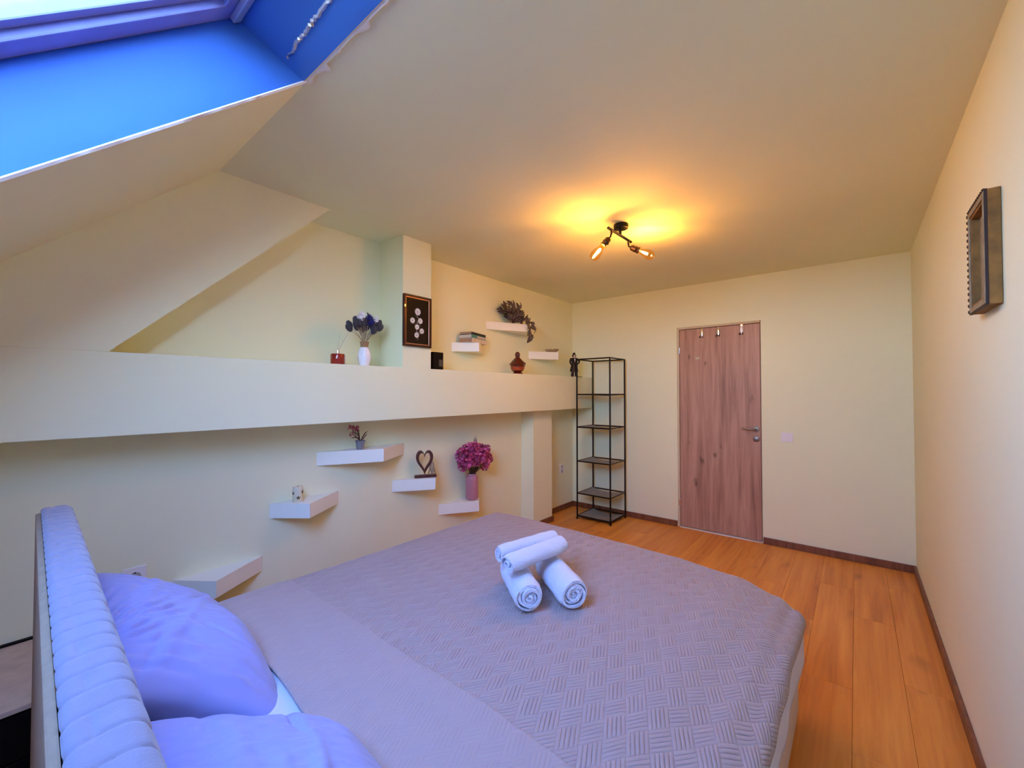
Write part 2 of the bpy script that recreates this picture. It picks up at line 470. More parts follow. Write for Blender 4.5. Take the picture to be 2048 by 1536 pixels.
# ceiling: flat part plus slope with the skylight hole
SX0, SX1, S0, S1 = -1.480, -0.30, 0.02, 1.50    # opening: x range, distance down the slope
Cs, Sn = math.cos(SL), math.sin(SL)
def sp(x, s, n=0.0):                            # slope coordinates -> world (n outwards)
    return Vector((x, YC - s * Cs - n * Sn, ZC - s * Sn + n * Cs))
SEND = (YC - KY) / Cs
b = MB()
b.box((XL - T, YC, ZC), (XR + T, YB + T, ZC + T))
def slab(x0, x1, s0, s1):
    vs = [sp(x0, s0), sp(x1, s0), sp(x1, s1), sp(x0, s1), sp(x0, s0, T), sp(x1, s0, T), sp(x1, s1, T), sp(x0, s1, T)]
    b.add(vs, [(0,3,2,1),(4,5,6,7),(0,1,5,4),(1,2,6,5),(2,3,7,6),(3,0,4,7)])
slab(XL - T, SX0, 0, SEND); slab(SX1, XR + T, 0, SEND); slab(SX0, SX1, 0, S0); slab(SX0, SX1, S1, SEND)
struct(b.obj('ceiling', m_wall))

# gable boxing, beam and pillars standing proud of the left wall
struct(MB().box((XL, KY, BZ0), (XF, YB, BZ1)).obj('trim_1', m_wall, bevel=0.002))
gy0, gy1 = 0.2818, 1.2381
struct(MB().prism([(KY, BZ1), (gy0, BZ1), (gy1, ZC), (YC, ZC), (KY, slope_z(KY))] if slope_z(KY) > BZ1 else
       [(YC - (ZC - BZ1) / math.tan(SL), BZ1), (gy0, BZ1), (gy1, ZC), (YC, ZC)], 'x', XL, XF).obj('trim_2', m_wall))
struct(MB().box((XL, 1.7644, BZ1), (XF, 2.0148, ZC)).obj('trim_3', m_wall))
struct(MB().box((XL, 3.464, 0), (-2.560, 3.80, BZ0)).obj('trim_4', m_wall))

# skirting boards
def board(name, segs, parent=None):
    b = MB()
    for a, c in segs: b.box(a, c)
    return struct(b.obj(name, m_base, bevel=0.003))
t, h = 0.015, 0.060
board('baseboard_back', [((XL, YB - t, 0), (DX0 - 0.004, YB, h)), ((DX1 + 0.004, YB - t, 0), (XR, YB, h))])
board('baseboard_right', [((XR - t, KY, 0), (XR, YB - t, h))])
board('baseboard_left', [((XL, 3.80 + t, 0), (XL + t, YB - t, h)), ((XL, KY, 0), (XL + t, 3.464 - t, h)),
                         ((-2.560, 3.464 - t, 0), (-2.560 + t, 3.80 + t, h)), ((XL, 3.80, 0), (-2.560, 3.80 + t, h)), ((XL, 3.464 - t, 0), (-2.560, 3.464, h))])

# ---------------------------------------------------------------- skylight
win = sempty('window_1')
DP = 0.20
TL = 0.10                                        # the head reveal leans down by this much over its depth
b = MB()
ctr = sp((SX0 + SX1) / 2, (S0 + S1) / 2, 0.1)
def quadgrid(P00, P10, P11, P01, nu, nv, amp=0.0, sc_=6.0):
    vs, fs = [], []
    nrm = (P10 - P00).cross(P01 - P00).normalized()
    for j in range(nv + 1):
        for i in range(nu + 1):
            u, v = i / nu, j / nv
            p = P00.lerp(P10, u).lerp(P01.lerp(P11, u), v)
            e = min(u, 1 - u, v, 1 - v)
            inw = 1 if nrm.dot(ctr - p) > 0 else -1
            p = p + nrm * inw * amp * (0.5 + 0.5 * noise.noise(p * sc_)) * min(1, e * 8) + nrm * inw * 0.0008
            vs.append(p)
    w = nu + 1
    for j in range(nv):
        for i in range(nu):
            fs.append((j * w + i, j * w + i + 1, (j + 1) * w + i + 1, (j + 1) * w + i))
    b.add(vs, fs)
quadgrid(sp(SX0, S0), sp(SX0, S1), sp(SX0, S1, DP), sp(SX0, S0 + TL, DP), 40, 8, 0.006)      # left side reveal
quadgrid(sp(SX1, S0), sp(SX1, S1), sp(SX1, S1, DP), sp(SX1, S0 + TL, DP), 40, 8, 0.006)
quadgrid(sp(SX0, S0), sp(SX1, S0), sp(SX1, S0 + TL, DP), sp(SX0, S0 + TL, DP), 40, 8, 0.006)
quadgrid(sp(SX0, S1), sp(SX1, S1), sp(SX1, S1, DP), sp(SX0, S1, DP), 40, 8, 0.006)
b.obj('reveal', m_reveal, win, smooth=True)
# outer casing round the reveal, so that no light enters beside it
b = MB()
e = 0.05
for x0, x1, s0, s1 in ((SX0 - e, SX0 - 0.002, -0.02, S1 + e), (SX1 + 0.002, SX1 + e, -0.02, S1 + e), (SX0 - e, SX1 + e, S1 + 0.002, S1 + e), (SX0 - e, SX1 + e, -0.02, 0.005)):
    vs = [sp(x0, s0, T), sp(x1, s0, T), sp(x1, s1, T), sp(x0, s1, T), sp(x0, s0, DP + 0.05), sp(x1, s0, DP + 0.05), sp(x1, s1, DP + 0.05), sp(x0, s1, DP + 0.05)]
    b.add(vs, [(0,3,2,1),(4,5,6,7),(0,1,5,4),(1,2,6,5),(2,3,7,6),(3,0,4,7)])
b.obj('casing', m_roofwood, win)
def sbox(x0, x1, s0, s1, n0, n1):
    return MB().add([sp(x0, s0, n0), sp(x1, s0, n0), sp(x1, s1, n0), sp(x0, s1, n0), sp(x0, s0, n1), sp(x1, s0, n1), sp(x1, s1, n1), sp(x0, s1, n1)],
                    [(0,3,2,1),(4,5,6,7),(0,1,5,4),(1,2,6,5),(2,3,7,6),(3,0,4,7)])
FW = 0.075
h0 = S0 + TL - 0.01
fr = MB()
for q in ((SX0, SX0 + FW, h0, S1, DP, DP + 0.05), (SX1 - FW, SX1, h0, S1, DP, DP + 0.05), (SX0, SX1, h0 - 0.08, h0 + FW, DP, DP + 0.05), (SX0, SX1, S1 - FW, S1, DP, DP + 0.05)):
    bb = sbox(*q); fr.add(bb.v, bb.f)
fr.obj('frame', m_roofwood, win, bevel=0.004)
fr = MB()
for q in ((SX0 + FW, SX0 + FW + 0.035, h0 + FW, S1 - FW, DP + 0.02, DP + 0.06), (SX1 - FW - 0.035, SX1 - FW, h0 + FW, S1 - FW, DP + 0.02, DP + 0.06),
          (SX0 + FW, SX1 - FW, h0 + FW, h0 + FW + 0.035, DP + 0.02, DP + 0.06), (SX0 + FW, SX1 - FW, S1 - FW - 0.035, S1 - FW, DP + 0.02, DP + 0.06)):
    bb = sbox(*q); fr.add(bb.v, bb.f)
fr.obj('sash', m_roofwood, win, bevel=0.004)
sbox(SX0 + FW, SX1 - FW, h0 + FW, S1 - FW, DP + 0.040, DP + 0.046).obj('pane', m_pane, win)
sbox(SX0 + 0.012, SX0 + 0.16, h0 + 0.012, h0 + 0.040, DP - 0.018, DP).obj('hinge', m_alu, win, bevel=0.004)
# thin torn bead of plaster along the opening
def ragged(name, P0, P1, inward, w0, w1, n, m, seed):
    b = MB(); vs = []; fs = []
    nn = Vector((0, -Sn, Cs))
    for i in range(n + 1):
        u = i / n; p = P0.lerp(P1, u)
        w = w0 + (w1 - w0) * max(0, noise.noise(Vector((u * 14 + seed, seed, 0))) + 0.6 * noise.noise(Vector((u * 45, seed, 2)))) * 1.5
        w *= min(1, 8 * u + 0.3, 8 * (1 - u) + 0.3)
        vs += [p - nn * 0.001 - inward * 0.004, p - nn * 0.006 + inward * 0.3 * w, p - nn * 0.002 + inward * w, p + nn * 0.004]
    for i in range(n):
        a, c = i * 4, (i + 1) * 4
        fs += [(a + k, a + (k + 1) % 4, c + (k + 1) % 4, c + k) for k in range(4)]
    fs += [(0, 1, 2, 3), (n * 4 + 3, n * 4 + 2, n * 4 + 1, n * 4)]
    b.add(vs, fs)
    return b.obj(name, m, win, smooth=True)
ragged('plaster_lip', sp(SX0, 1.3), sp(SX0, 0.0), Vector((-1, 0, 0)), 0.002, 0.030, 160, m_lip, 3.1)
ragged('plaster_lip', sp(SX0 - 0.03, 0.012), sp(SX1, 0.012), Vector((0, 1, 0)), 0.004, 0.030, 120, m_lip, 8.3)
# crumpled bright joint on the head reveal
b = MB(); vs = []; fs = []
n = 150
for i in range(n + 1):
    u = i / n; xx = -1.445 + u * 0.95
    wob = 0.008 * noise.noise(Vector((u * 30, 1, 0))) + 0.006 * noise.noise(Vector((u * 90, 5, 0)))
    n0 = 0.060 + 0.03 * u + wob
    th = 0.011 * min(1, 12 * u + 0.2)
    base = lambda nn, out: sp(xx, S0 + TL * nn / DP + out, nn)
    vs += [base(n0, -0.002), base(n0 + 0.3 * th, 0.010 + 0.004 * noise.noise(Vector((u * 70, 9, 0)))), base(n0 + th, 0.003), base(n0 + th, -0.002)]
for i in range(n):
    a, c = i * 4, (i + 1) * 4
    fs += [(a + k, a + (k + 1) % 4, c + (k + 1) % 4, c + k) for k in range(4)]
b.add(vs, fs)
b.obj('foil_joint', m_alu, win, smooth=True)
# portal: helps the sampler find the sky through the opening (gives no light of its own)
ld = bpy.data.lights.new('sky_portal', 'AREA'); ld.shape = 'RECTANGLE'
ld.size = SX1 - SX0; ld.size_y = S1 - S0; ld.cycles.is_portal = True
lo = bpy.data.objects.new('sky_portal', ld); col.objects.link(lo)
lo.location = sp((SX0 + SX1) / 2, (S0 + S1) / 2, DP + 0.08)
lo.rotation_euler = (-SL, 0, 0)
lo.parent = win

# ---------------------------------------------------------------- door
door = sempty('door_1')
b = MB()
jt = 0.018
b.box((DX0 + 0.0005, YB + 0.008, 0), (DX0 + jt, YB + T, DZ - 0.0005)); b.box((DX1 - 0.008, YB + 0.03, 0), (DX1 - 0.0005, YB + T, DZ - 0.0005))
b.box((DX0 + jt, YB + 0.008, DZ - jt), (DX1 - 0.008, YB + T, DZ - 0.0005))
b.obj('door_frame', m_jamb, door, bevel=0.002)
MB().box((DX0 + 0.001, YB + 0.062, 0.0), (DX1 - 0.001, YB + 0.075, DZ - 0.001)).obj('door_light_block', m_jamb, door)  # unseen panel added to keep daylight out of the gaps round the leaf
LX0, LX1, LZ0, LZ1, LY = DX0 + 0.022, DX1 - 0.010, 0.012, DZ - 0.024, YB + 0.016
MB().box((LX0, LY, LZ0), (LX1, LY + 0.04, LZ1)).obj('door_leaf', m_door, door, bevel=0.002)
b = MB(); b.box((DX0 + 0.02, YB - 0.012, 0.0), (DX1 - 0.003, YB + 0.05, 0.005))
b.obj('threshold_strip', mat('threshold_hall_light', (0.85, 0.83, 0.80), 0.4), door, bevel=0.002)  # threshold strip; its white stands in for hall light under the door
hb = MB(); hx = -0.728
hb.lathe([(0.001, 0), (0.026, 0), (0.027, 0.004), (0.024, 0.010), (0.001, 0.011)], (hx, LY, 1.050), 24, Matrix.Rotation(PI / 2, 3, 'X'))
hb.obj('handle_rose', m_chrome, door, smooth=True)
MB().tube([(hx, LY - 0.008, 1.050), (hx, LY - 0.045, 1.050), (hx - 0.012, LY - 0.052, 1.050), (hx - 0.06, LY - 0.054, 1.051), (hx - 0.115, LY - 0.050, 1.056)], [0.010, 0.010, 0.011, 0.0095, 0.0085], 12).obj('handle', m_chrome, door, smooth=True)
hb = MB(); hb.lathe([(0.001, 0), (0.026, 0), (0.027, 0.004), (0.023, 0.009), (0.012, 0.010), (0.011, 0.016), (0.001, 0.017)], (hx, LY, 0.957), 24, Matrix.Rotation(PI / 2, 3, 'X'))
hb.obj('lock_rose', m_chrome, door, smooth=True)
MB().box((LX0 - 0.012, LY - 0.012, 1.80), (LX0 + 0.004, LY, 1.87)).obj('hinge', m_chrome2, door, bevel=0.003)
MB().box((LX0 - 0.012, LY - 0.012, 0.22), (LX0 + 0.004, LY, 0.29)).obj('hinge', m_chrome2, door, bevel=0.003)
# over-door hooks: three things hanging on the leaf
def hook(x, n_lab):
    z = LZ1
    t_ = thing('over_door_hook', n_lab, 'hook', (x, LY, z), group='metal hooks clipped over the top of the door')
    b = MB()
    b.box((-0.008, -0.002, -0.075), (0.008, -0.0002, 0.004)); b.box((-0.008, -0.002, 0.002), (0.008, 0.043, 0.004)); 
    b.obj('strap', m_chrome2, t_, bevel=0.0006, seg=1)
    MB().lathe([(0.001, -0.037), (0.010, -0.036), (0.013, -0.02), (0.012, 0.02), (0.008, 0.034), (0.001, 0.037)], (0, -0.006, -0.045), 16, Matrix.Diagonal((1, 0.35, 1))).obj('ceramic_plate', m_ceram if x > -0.9 else m_chrome2, t_, smooth=True)
    for s in (-1, 1):
        MB().tube([(0.007 * s, -0.003, -0.06), (0.010 * s, -0.012, -0.088), (0.014 * s, -0.028, -0.096), (0.015 * s, -0.034, -0.086)], [0.003, 0.003, 0.0035, 0.005], 8).obj('prong', m_black, t_, smooth=True)
hook(-1.203, 'left hook over the wooden door, nearest the hinge side')
hook(-1.049, 'middle hook over the top of the wooden door')
hook(-0.842, 'bright right hook over the door, on the handle side')
# little butterfly sticker
b = MB()
for s in (-1, 1):
    b.prism([(0, 0), (0.020 * s, 0.016), (0.024 * s, 0.008), (0.012 * s, 0.0), (0.018 * s, -0.010), (0.010 * s, -0.016)], 'y', -0.002, 0)
b.prism([(-0.002, -0.012), (0.002, -0.012), (0.002, 0.012), (-0.002, 0.012)], 'y', -0.003, 0)
tag(b.obj('butterfly_sticker', mat('pale_green_sticker', (0.48, 0.50, 0.30), 0.5), None, (-1.247, LY - 0.0002, 1.745)), 'tiny pale green butterfly stuck on the upper left of the wooden door', 'sticker')

# light switch and sockets
sw = thing('light_switch', 'white square light switch on the back wall right of the door', 'light switch', (-0.484, YB, 0.993))
MB().box((-0.045, -0.009, -0.042), (0.045, -0.0002, 0.042)).obj('cover_plate', m_plastic, sw, bevel=0.003)
MB().prism([(-0.012, -0.027), (-0.009, -0.027), (-0.009, 0.027), (-0.016, 0.027)], 'x', -0.027, 0.027).obj('rocker', m_plastic, sw, bevel=0.001)
def socket(y, z, double, label):
    s = thing('wall_socket', label, 'socket', (XL, y, z))
    hgt = 0.055 if double else 0.046
    MB().box((0.0002, -0.044, -hgt), (0.010, 0.044, hgt)).obj('cover_plate', m_plastic, s, bevel=0.003)
    for zz in ((-0.026, 0.026) if double else (0,)):
        R = Matrix.Rotation(PI / 2, 3, 'Y'); rr = 0.020 if double else 0.0235
        u = MB().lathe([(rr + 0.003, 0.0), (rr + 0.003, 0.003), (rr, 0.0035), (rr - 0.001, 0.0005)], (0.010, 0, zz), 24, R).obj('outlet_ring', m_plastic, s, smooth=True)
        MB().lathe([(rr - 0.001, 0.0), (rr - 0.001, 0.0012)], (0.010, 0, zz), 24, R).obj('outlet_recess', m_petalc, u)
        for yy in (-0.0095, 0.0095):
            MB().lathe([(0.0032, 0), (0.0032, 0.0016)], (0.0110, yy, zz), 10, R).obj('pin_hole', m_dark, u)
        for k in (-1, 1):
            MB().box((0.011, -0.004, zz + k * (rr - 0.004) - 0.003), (0.0135, 0.004, zz + k * (rr - 0.004) + 0.003)).obj('earth_clip', m_dark, u)
    return s
socket(0.420, 0.505, False, 'white single wall socket low on the left wall beside the pillow')
socket(4.230, 0.488, True, 'white socket on the left wall in the corner behind the rack')

# ================================================================ FLOATING SHELVES
def tri_shelf(y0, y1, ax, ay, zt, th, label, group):
    o = MB().prism([(0.0005, 0), (ax - XL, ay - y0), (0.0005, y1 - y0)], 'z', -th, 0).obj('floating_shelf', m_shelf, None, (XL, y0, zt), bevel=0.0015)
    return tag(o, label, 'shelf', group)
GL = 'triangular shelves below the beam'; GU = 'triangular shelves above the beam'
tri_shelf(0.563, 0.989, -2.528, 0.705, 0.437, 0.088, 'lowest empty cream triangular shelf, just behind the pillow', GL)
tri_shelf(1.024, 1.456, -2.530, 1.177, 0.733, 0.088, 'cream triangular shelf holding the star candle', GL)
tri_shelf(1.303, 1.986, -2.528, 1.680, 1.007, 0.088, 'longest cream triangular shelf, under the beam, with the grey pot', GL)
tri_shelf(1.879, 2.324, -2.530, 2.145, 0.731, 0.088, 'cream triangular shelf holding the heart sculpture', GL)
tri_shelf(2.336, 2.820, -2.530, 2.634, 0.456, 0.088, 'cream triangular shelf under the pink vase', GL)
tri_shelf(2.477, 2.883, -2.530, 2.628, 1.831, 0.079, 'cream triangular shelf above the beam with three books', GU)
tri_shelf(2.917, 3.596, -2.530, 3.316, 2.075, 0.075, 'highest cream triangular shelf, with the trailing dark plant', GU)
tri_shelf(3.587, 4.040, -2.530, 3.888, 1.838, 0.082, 'cream triangular shelf above the beam with the silver dish', GU)

# ================================================================ BED
bed = thing('bed', 'double bed with a quilted pale fabric headboard and beige sides', 'bed', (-1.12, 1.15, 0))
BX0, BX1, BY0, BY1 = -2.06, -0.205, 0.17, 2.19
def inbed(o): o.location = Vector(o.location) - Vector(bed.location); return o
b = MB().box((BX0, BY0, 0.03), (BX1, BY1, 0.33)); inbed(b.obj('side_rail', m_bedbase, bed, bevel=0.02, seg=4, smooth=True))
for px, py in ((BX0 + 0.08, BY0 + 0.08), (BX1 - 0.08, BY0 + 0.08), (BX0 + 0.08, BY1 - 0.08), (BX1 - 0.08, BY1 - 0.08)):
    inbed(MB().lathe([(0.02, 0), (0.025, 0.03)], (px, py, 0), 12).obj('foot', m_black, bed))
# headboard: padded front and top, quilted in running bond
HX0, HX1, HZ = -2.035, -0.125, 1.030
def hb_plane(x): return 0.046 + (x + 0.66) * -0.0285     # back face, a little out of square with the wall
TH = 0.068
def section():
    """closed profile in (y offset, z): back top -> over the top -> front down; returns points with arc length"""
    pts = []; r = 0.024
    pts.append((0.0, 0.30))
    pts.append((0.0, HZ - 0.012))
    for k in range(7):
        a = PI - PI / 2 * k / 6
        pts.append((0.012 + 0.012 * math.cos(a), HZ - 0.012 + 0.012 * math.sin(a)))
    n = 12
    for k in range(1, n): pts.append((0.012 + (TH - r - 0.012) * k / n, HZ))
    for k in range(9):
        a = PI / 2 - PI / 2 * k / 8
        pts.append((TH - r + r * math.cos(a), HZ - r + r * math.sin(a)))
    for k in range(1, 81): pts.append((TH, HZ - r - (HZ - r - 0.05) * k / 80))
    return pts
prof = section()[1:]
arc = [0]
for i in range(1, len(prof)): arc.append(arc[-1] + math.hypot(prof[i][0] - prof[i - 1][0], prof[i][1] - prof[i - 1][1]))
ROW, LEN = 0.052, 0.094
def puff(x, s):
    xx = x + 0.010 * math.sin(s * 30)                     # rows bend over the padding
    r_ = math.floor(xx / ROW); fx = xx / ROW - r_
    off = 0.5 if r_ % 2 else 0.0
    q = s / LEN + off + 0.18; fs_ = q - math.floor(q)
    dx_ = min(fx, 1 - fx) * ROW; ds_ = min(fs_, 1 - fs_) * LEN
    d = min(dx_, ds_)
    return 0.0036 * (1 - math.exp(-d / 0.0030))
vs, fs = [], []
nx = 900
for i in range(nx + 1):
    x_ = HX0 + (HX1 - HX0) * i / nx
    end = min(1, (x_ - HX0) / 0.05); ez = 0.030 * (1 - math.sqrt(max(0, 1 - (1 - end) ** 2)))
    for k, (py, pz) in enumerate(prof):
        a0, a1 = prof[max(0, k - 1)], prof[min(len(prof) - 1, k + 1)]
        ty, tz = a1[0] - a0[0], a1[1] - a0[1]; l = math.hypot(ty, tz) or 1
        ny, nz = -tz / l, ty / l
        pf = puff(x_, arc[k]) if pz > 0.30 else 0.0
        if ny < -0.9: pf = 0
        zz = pz - ez * (1 if pz > 0.8 else 0)
        vs.append((x_, hb_plane(x_) + py + ny * pf, zz + nz * pf))
w = len(prof)
for i in range(nx):
    for k in range(w - 1):
        fs.append((i * w + k, (i + 1) * w + k, (i + 1) * w + k + 1, i * w + k + 1))
fs.append(tuple(range(w))); fs.append(tuple(nx * w + k for k in range(w))[::-1])
hbm = MB().add(vs, fs)
inbed(hbm.obj('headboard', m_plush, bed, smooth=True, auto=1.2))
vs = []
for x_ in (HX0 + 0.002, HX1 - 0.002):
    y_ = hb_plane(x_)
    vs += [(x_, y_ - 0.012, 0.02), (x_, y_ - 0.0005, 0.02), (x_, y_ - 0.0005, HZ - 0.018), (x_, y_ - 0.012, HZ - 0.022)]
o = MB().add(vs, [(0, 1, 2, 3), (7, 6, 5, 4), (0, 3, 7, 4), (3, 2, 6, 7), (2, 1, 5, 6), (1, 0, 4, 5)]).obj('headboard_back', m_hbback, bed, bevel=0.003)
inbed(o)
# ---- cloths draped on the bed (sheet and bedspread)
def smooth01(t_): t_ = max(0, min(1, t_)); return t_ * t_ * (3 - 2 * t_)
def lerp_tab(tab, v):
    if v <= tab[0][0]: return tab[0][1]
    for (a, fa), (c, fc) in zip(tab, tab[1:]):
        if v <= c: return fa + (fc - fa) * smooth01((v - a) / (c - a))
    return tab[-1][1]
RIGHT = [(-0.75, 0), (-0.45, 0.014), (-0.28, 0.045), (-0.21, 0.075)]
def top_z(x, y):
    z = 0.568
    d = lerp_tab(RIGHT, x)
    d *= 1 + 0.35 * smooth01((y - 1.6) / 0.6)
    dl = lerp_tab([(0, 0), (0.10, 0.008), (0.25, 0.055)], (-1.83 - x))
    df = (0.006 + 0.014 * smooth01((x + 1.5) / 1.0)) * smooth01((y - 1.75) / 0.35)
    z -= d + dl + df
    z += 0.006 * noise.noise(Vector((x * 2.3, y * 2.0, 0))) + 0.0022 * noise.noise(Vector((x * 9, y * 7, 3)))
    return z
def cloth(name, m, x0, x1, y0, y1, hem_r, hem_f, hem_l, lift, thick, parent=None, nx=150, ny=150, head=None, edge=None, uvs=True):
    """x0..y1: where the cloth leaves the top; hems: lengths hanging at right, foot, left"""
    R = 0.045
    def prof_(d):
        if d <= 0: return 0, 0
        if d < R * PI / 2: return R * math.sin(d / R), R * (1 - math.cos(d / R))
        return R + 0.02 * (d - R * PI / 2), R + (d - R * PI / 2)
    vs, uv = [], []
    for j in range(ny + 1):
        for i in range(nx + 1):
            A = x0 - hem_l + (x1 + hem_r - x0 + hem_l) * i / nx
            yy0 = y0 + (head(A) if head else 0)
            yy1 = y1 + hem_f + (edge(A) if edge else 0)
            B = yy0 + (yy1 - yy0) * j / ny
            da = A - x1 if A > x1 else (x0 - A if A < x0 else 0); sg = 1 if A > x1 else -1
            db = max(0, B - y1)
            cx, cy = min(max(A, x0), x1), min(B, y1)
            if da > 0 and db > 0:
                d = math.hypot(da, db); hh, dr = prof_(d)
                px, py = cx + sg * hh * da / d, cy + hh * db / d
            else:
                d = da + db; hh, dr = prof_(d)
                px = cx + (sg * hh if da > 0 else 0); py = cy + (hh if db > 0 else 0)
            z = top_z(min(max(A, x0), x1), cy) + lift - dr
            wv = min(1, dr / 0.06)
            px += 0.006 * wv * noise.noise(Vector((B * 6, dr * 3, 7))) * (1 if da > 0 else 0)
            py += 0.010 * wv * noise.noise(Vector((A * 6, dr * 3, 9))) * (1 if db > 0 else 0)
            vs.append((px, py, z)); uv.append((A, B))
    w = nx + 1
    fs = [(j * w + i, j * w + i + 1, (j + 1) * w + i + 1, (j + 1) * w + i) for j in range(ny) for i in range(nx)]
    me = bpy.data.meshes.new(name); me.from_pydata(vs, [], fs)
    ul = me.uv_layers.new(name='UVMap')
    for lp in me.loops: ul.data[lp.index].uv = uv[lp.vertex_index]
    for p in me.polygons: p.use_smooth = True
    o = link(name, me, m, parent)
    sd = o.modifiers.new('thickness', 'SOLIDIFY'); sd.thickness = thick; sd.offset = -1
    return o
vs, fs = [], []
n = 40
for j in range(n + 1):
    for i in range(n + 1):
        x_ = BX0 + 0.02 + (BX1 - BX0 - 0.05) * i / n; y_ = BY0 + 0.005 + (BY1 - BY0 - 0.03) * j / n
        e_ = min(i, n - i, j, n - j) / n
        vs.append((x_, y_, top_z(x_, y_) - 0.020 - 0.03 * (1 - smooth01(e_ * 14))))
w = n + 1; k0 = len(vs)
ringi = [i for i in range(n)] + [j * w + n for j in range(n)] + [n * w + n - i for i in range(n)] + [(n - j) * w for j in range(n)]
for k in ringi: vs.append((vs[k][0], vs[k][1], 0.331))
fs = [(j * w + i, j * w + i + 1, (j + 1) * w + i + 1, (j + 1) * w + i) for j in range(n) for i in range(n)]
m_ = len(ringi)
for k in range(m_): fs.append((ringi[k], k0 + k, k0 + (k + 1) % m_, ringi[(k + 1) % m_]))
fs.append(tuple(k0 + k for k in range(m_))[::-1])
inbed(MB().add(vs, fs).obj('mattress', m_white, bed, smooth=True))
sheet = cloth('bed_sheet', mat('cool_white_sheet', (0.64, 0.65, 0.72), 0.85, bump=(220, 0.12, 0.001)), -2.03, -0.232, BY0 + 0.02, 2.175, 0.215, 0.20, 0.20, -0.008, 0.002, nx=120, ny=120)
tag(sheet, 'white bed sheet covering the mattress under the bedspread', 'sheet')
spread = cloth('bedspread', m_quilt, -2.035, -0.225, 0.50, 2.205, 0.085, 0.16, 0.10, 0.0, 0.005, nx=260, ny=240,
               head=lambda x: 0.03 * noise.noise(Vector((x * 2.5, 0, 0))) + 0.02)
tag(spread, 'mauve quilted bedspread with basket-weave stitching', 'bedspread')
flap = cloth('folded_flap', m_quiltback, -2.035, -0.225, 0.492, 0.822, 0.080, 0.0, 0.09, 0.0075, 0.005, spread, nx=260, ny=60,
             head=lambda x: 0.03 * noise.noise(Vector((x * 2.5, 0, 0))) + 0.02,
             edge=lambda x: 0.008 * noise.noise(Vector((x * 6, 4, 0))) + 0.012 * noise.noise(Vector((x * 2, 8, 0))))
flap['label'] = 'smoother reverse side folded over'

# ---- pillows
def pillow(label, c, rot, W, D, Hh, seed, n=110):
    vs = []; fs = []
    for side in (1, -1):
        for j in range(n + 1):
            for i in range(n + 1):
                u, v = 2 * i / n - 1, 2 * j / n - 1
                # ears: corners reach out, sides pull in
                px = W / 2 * u * (1 - 0.07 * (1 - v * v) * 0 - 0.055 * (1 - abs(v)) * abs(u) ** 3)
                py = D / 2 * v * (1 - 0.060 * (1 - abs(u)) * abs(v) ** 3)
                e = max(0, (1 - abs(u) ** 2.6)) ** 0.55 * max(0, (1 - abs(v) ** 2.6)) ** 0.55
                hgt = Hh * e
                p = Vector((u * 1.2 + seed, v * 1.0, side * 2))
                rim = min(1 - abs(u), 1 - abs(v))
                wr = 0.022 * noise.noise(p * 1.3) * e
                # fine folds fanning out from the corners and seams
                ph = math.atan2(v + 1.25, u - 1.15 + 0.3 * seed % 0.5)
                rr_ = math.hypot(v + 1.25, u - 1.15)
                wr += 0.0055 * math.sin(ph * 46 + 5 * noise.noise(p * 2.1)) * smooth01((rr_ - 0.15) / 0.5) * smooth01((2.2 - rr_) / 1.2) * (0.3 + abs(noise.noise(p * 2.4 + Vector((9, 0, 0)))) * 2.2) * min(1, e * 2)
                wr += 0.0045 * noise.noise(Vector((u * 13 + seed, v * 3.5, 1))) * e
                wr += 0.0030 * noise.noise(Vector((u * 26, v * 7 + seed, 4))) * e
                # two soft creases
                for (a_, b_, c_, wd_, dp_) in ((0.55, 1.0, 0.10, 0.035, 0.011), (1.0, -0.25, -0.38, 0.03, 0.009), (0.3, 1.0, 0.62, 0.04, 0.008)):
                    q_ = (a_ * u + b_ * v + c_) + 0.10 * noise.noise(Vector((u * 2, v * 2, seed)))
                    wr -= dp_ * math.exp(-(q_ / wd_) ** 2) * e * smooth01(0.5 + 1.5 * noise.noise(Vector((u * 1.5 + seed, v * 1.5, 2))))
                    wr += 0.6 * dp_ * math.exp(-((q_ - 0.09) / 0.07) ** 2) * e
                vs.append((px, py, side * (hgt + wr * (1 if side > 0 else 0.4) * min(1, rim * 10)) + 0.0))
        base = 0 if side == 1 else (n + 1) ** 2
        w = n + 1
        for j in range(n):
            for i in range(n):
                q = (base + j * w + i, base + j * w + i + 1, base + (j + 1) * w + i + 1, base + (j + 1) * w + i)
                fs.append(q if side > 0 else q[::-1])
    me = bpy.data.meshes.new('pillow'); me.from_pydata(vs, [], fs)
    bm = bmesh.new(); bm.from_mesh(me); bmesh.ops.remove_doubles(bm, verts=bm.verts, dist=0.0006)
    for f in bm.faces: f.smooth = True
    bm.to_mesh(me); bm.free()
    o = link('pillow', me, m_pcase)
    o.location = c; o.rotation_euler = rot
    ss = o.modifiers.new('sub', 'SUBSURF'); ss.levels = 1; ss.render_levels = 1
    tag(o, label, 'pillow', 'white pillows against the headboard')
    return o
pillow('white pillow with skylight blue in its colour, propped on the headboard, farther one by the wall socket', (-1.585, 0.338, 0.655), (math.radians(-35), 0, math.radians(-6)), 0.78, 0.50, 0.095, 1.3)
pillow('white pillow with skylight blue in its colour, in the foreground, cut off by the lower edge', (-0.70, 0.310, 0.655), (math.radians(-28), 0, math.radians(-3)), 0.78, 0.50, 0.095, 6.9)

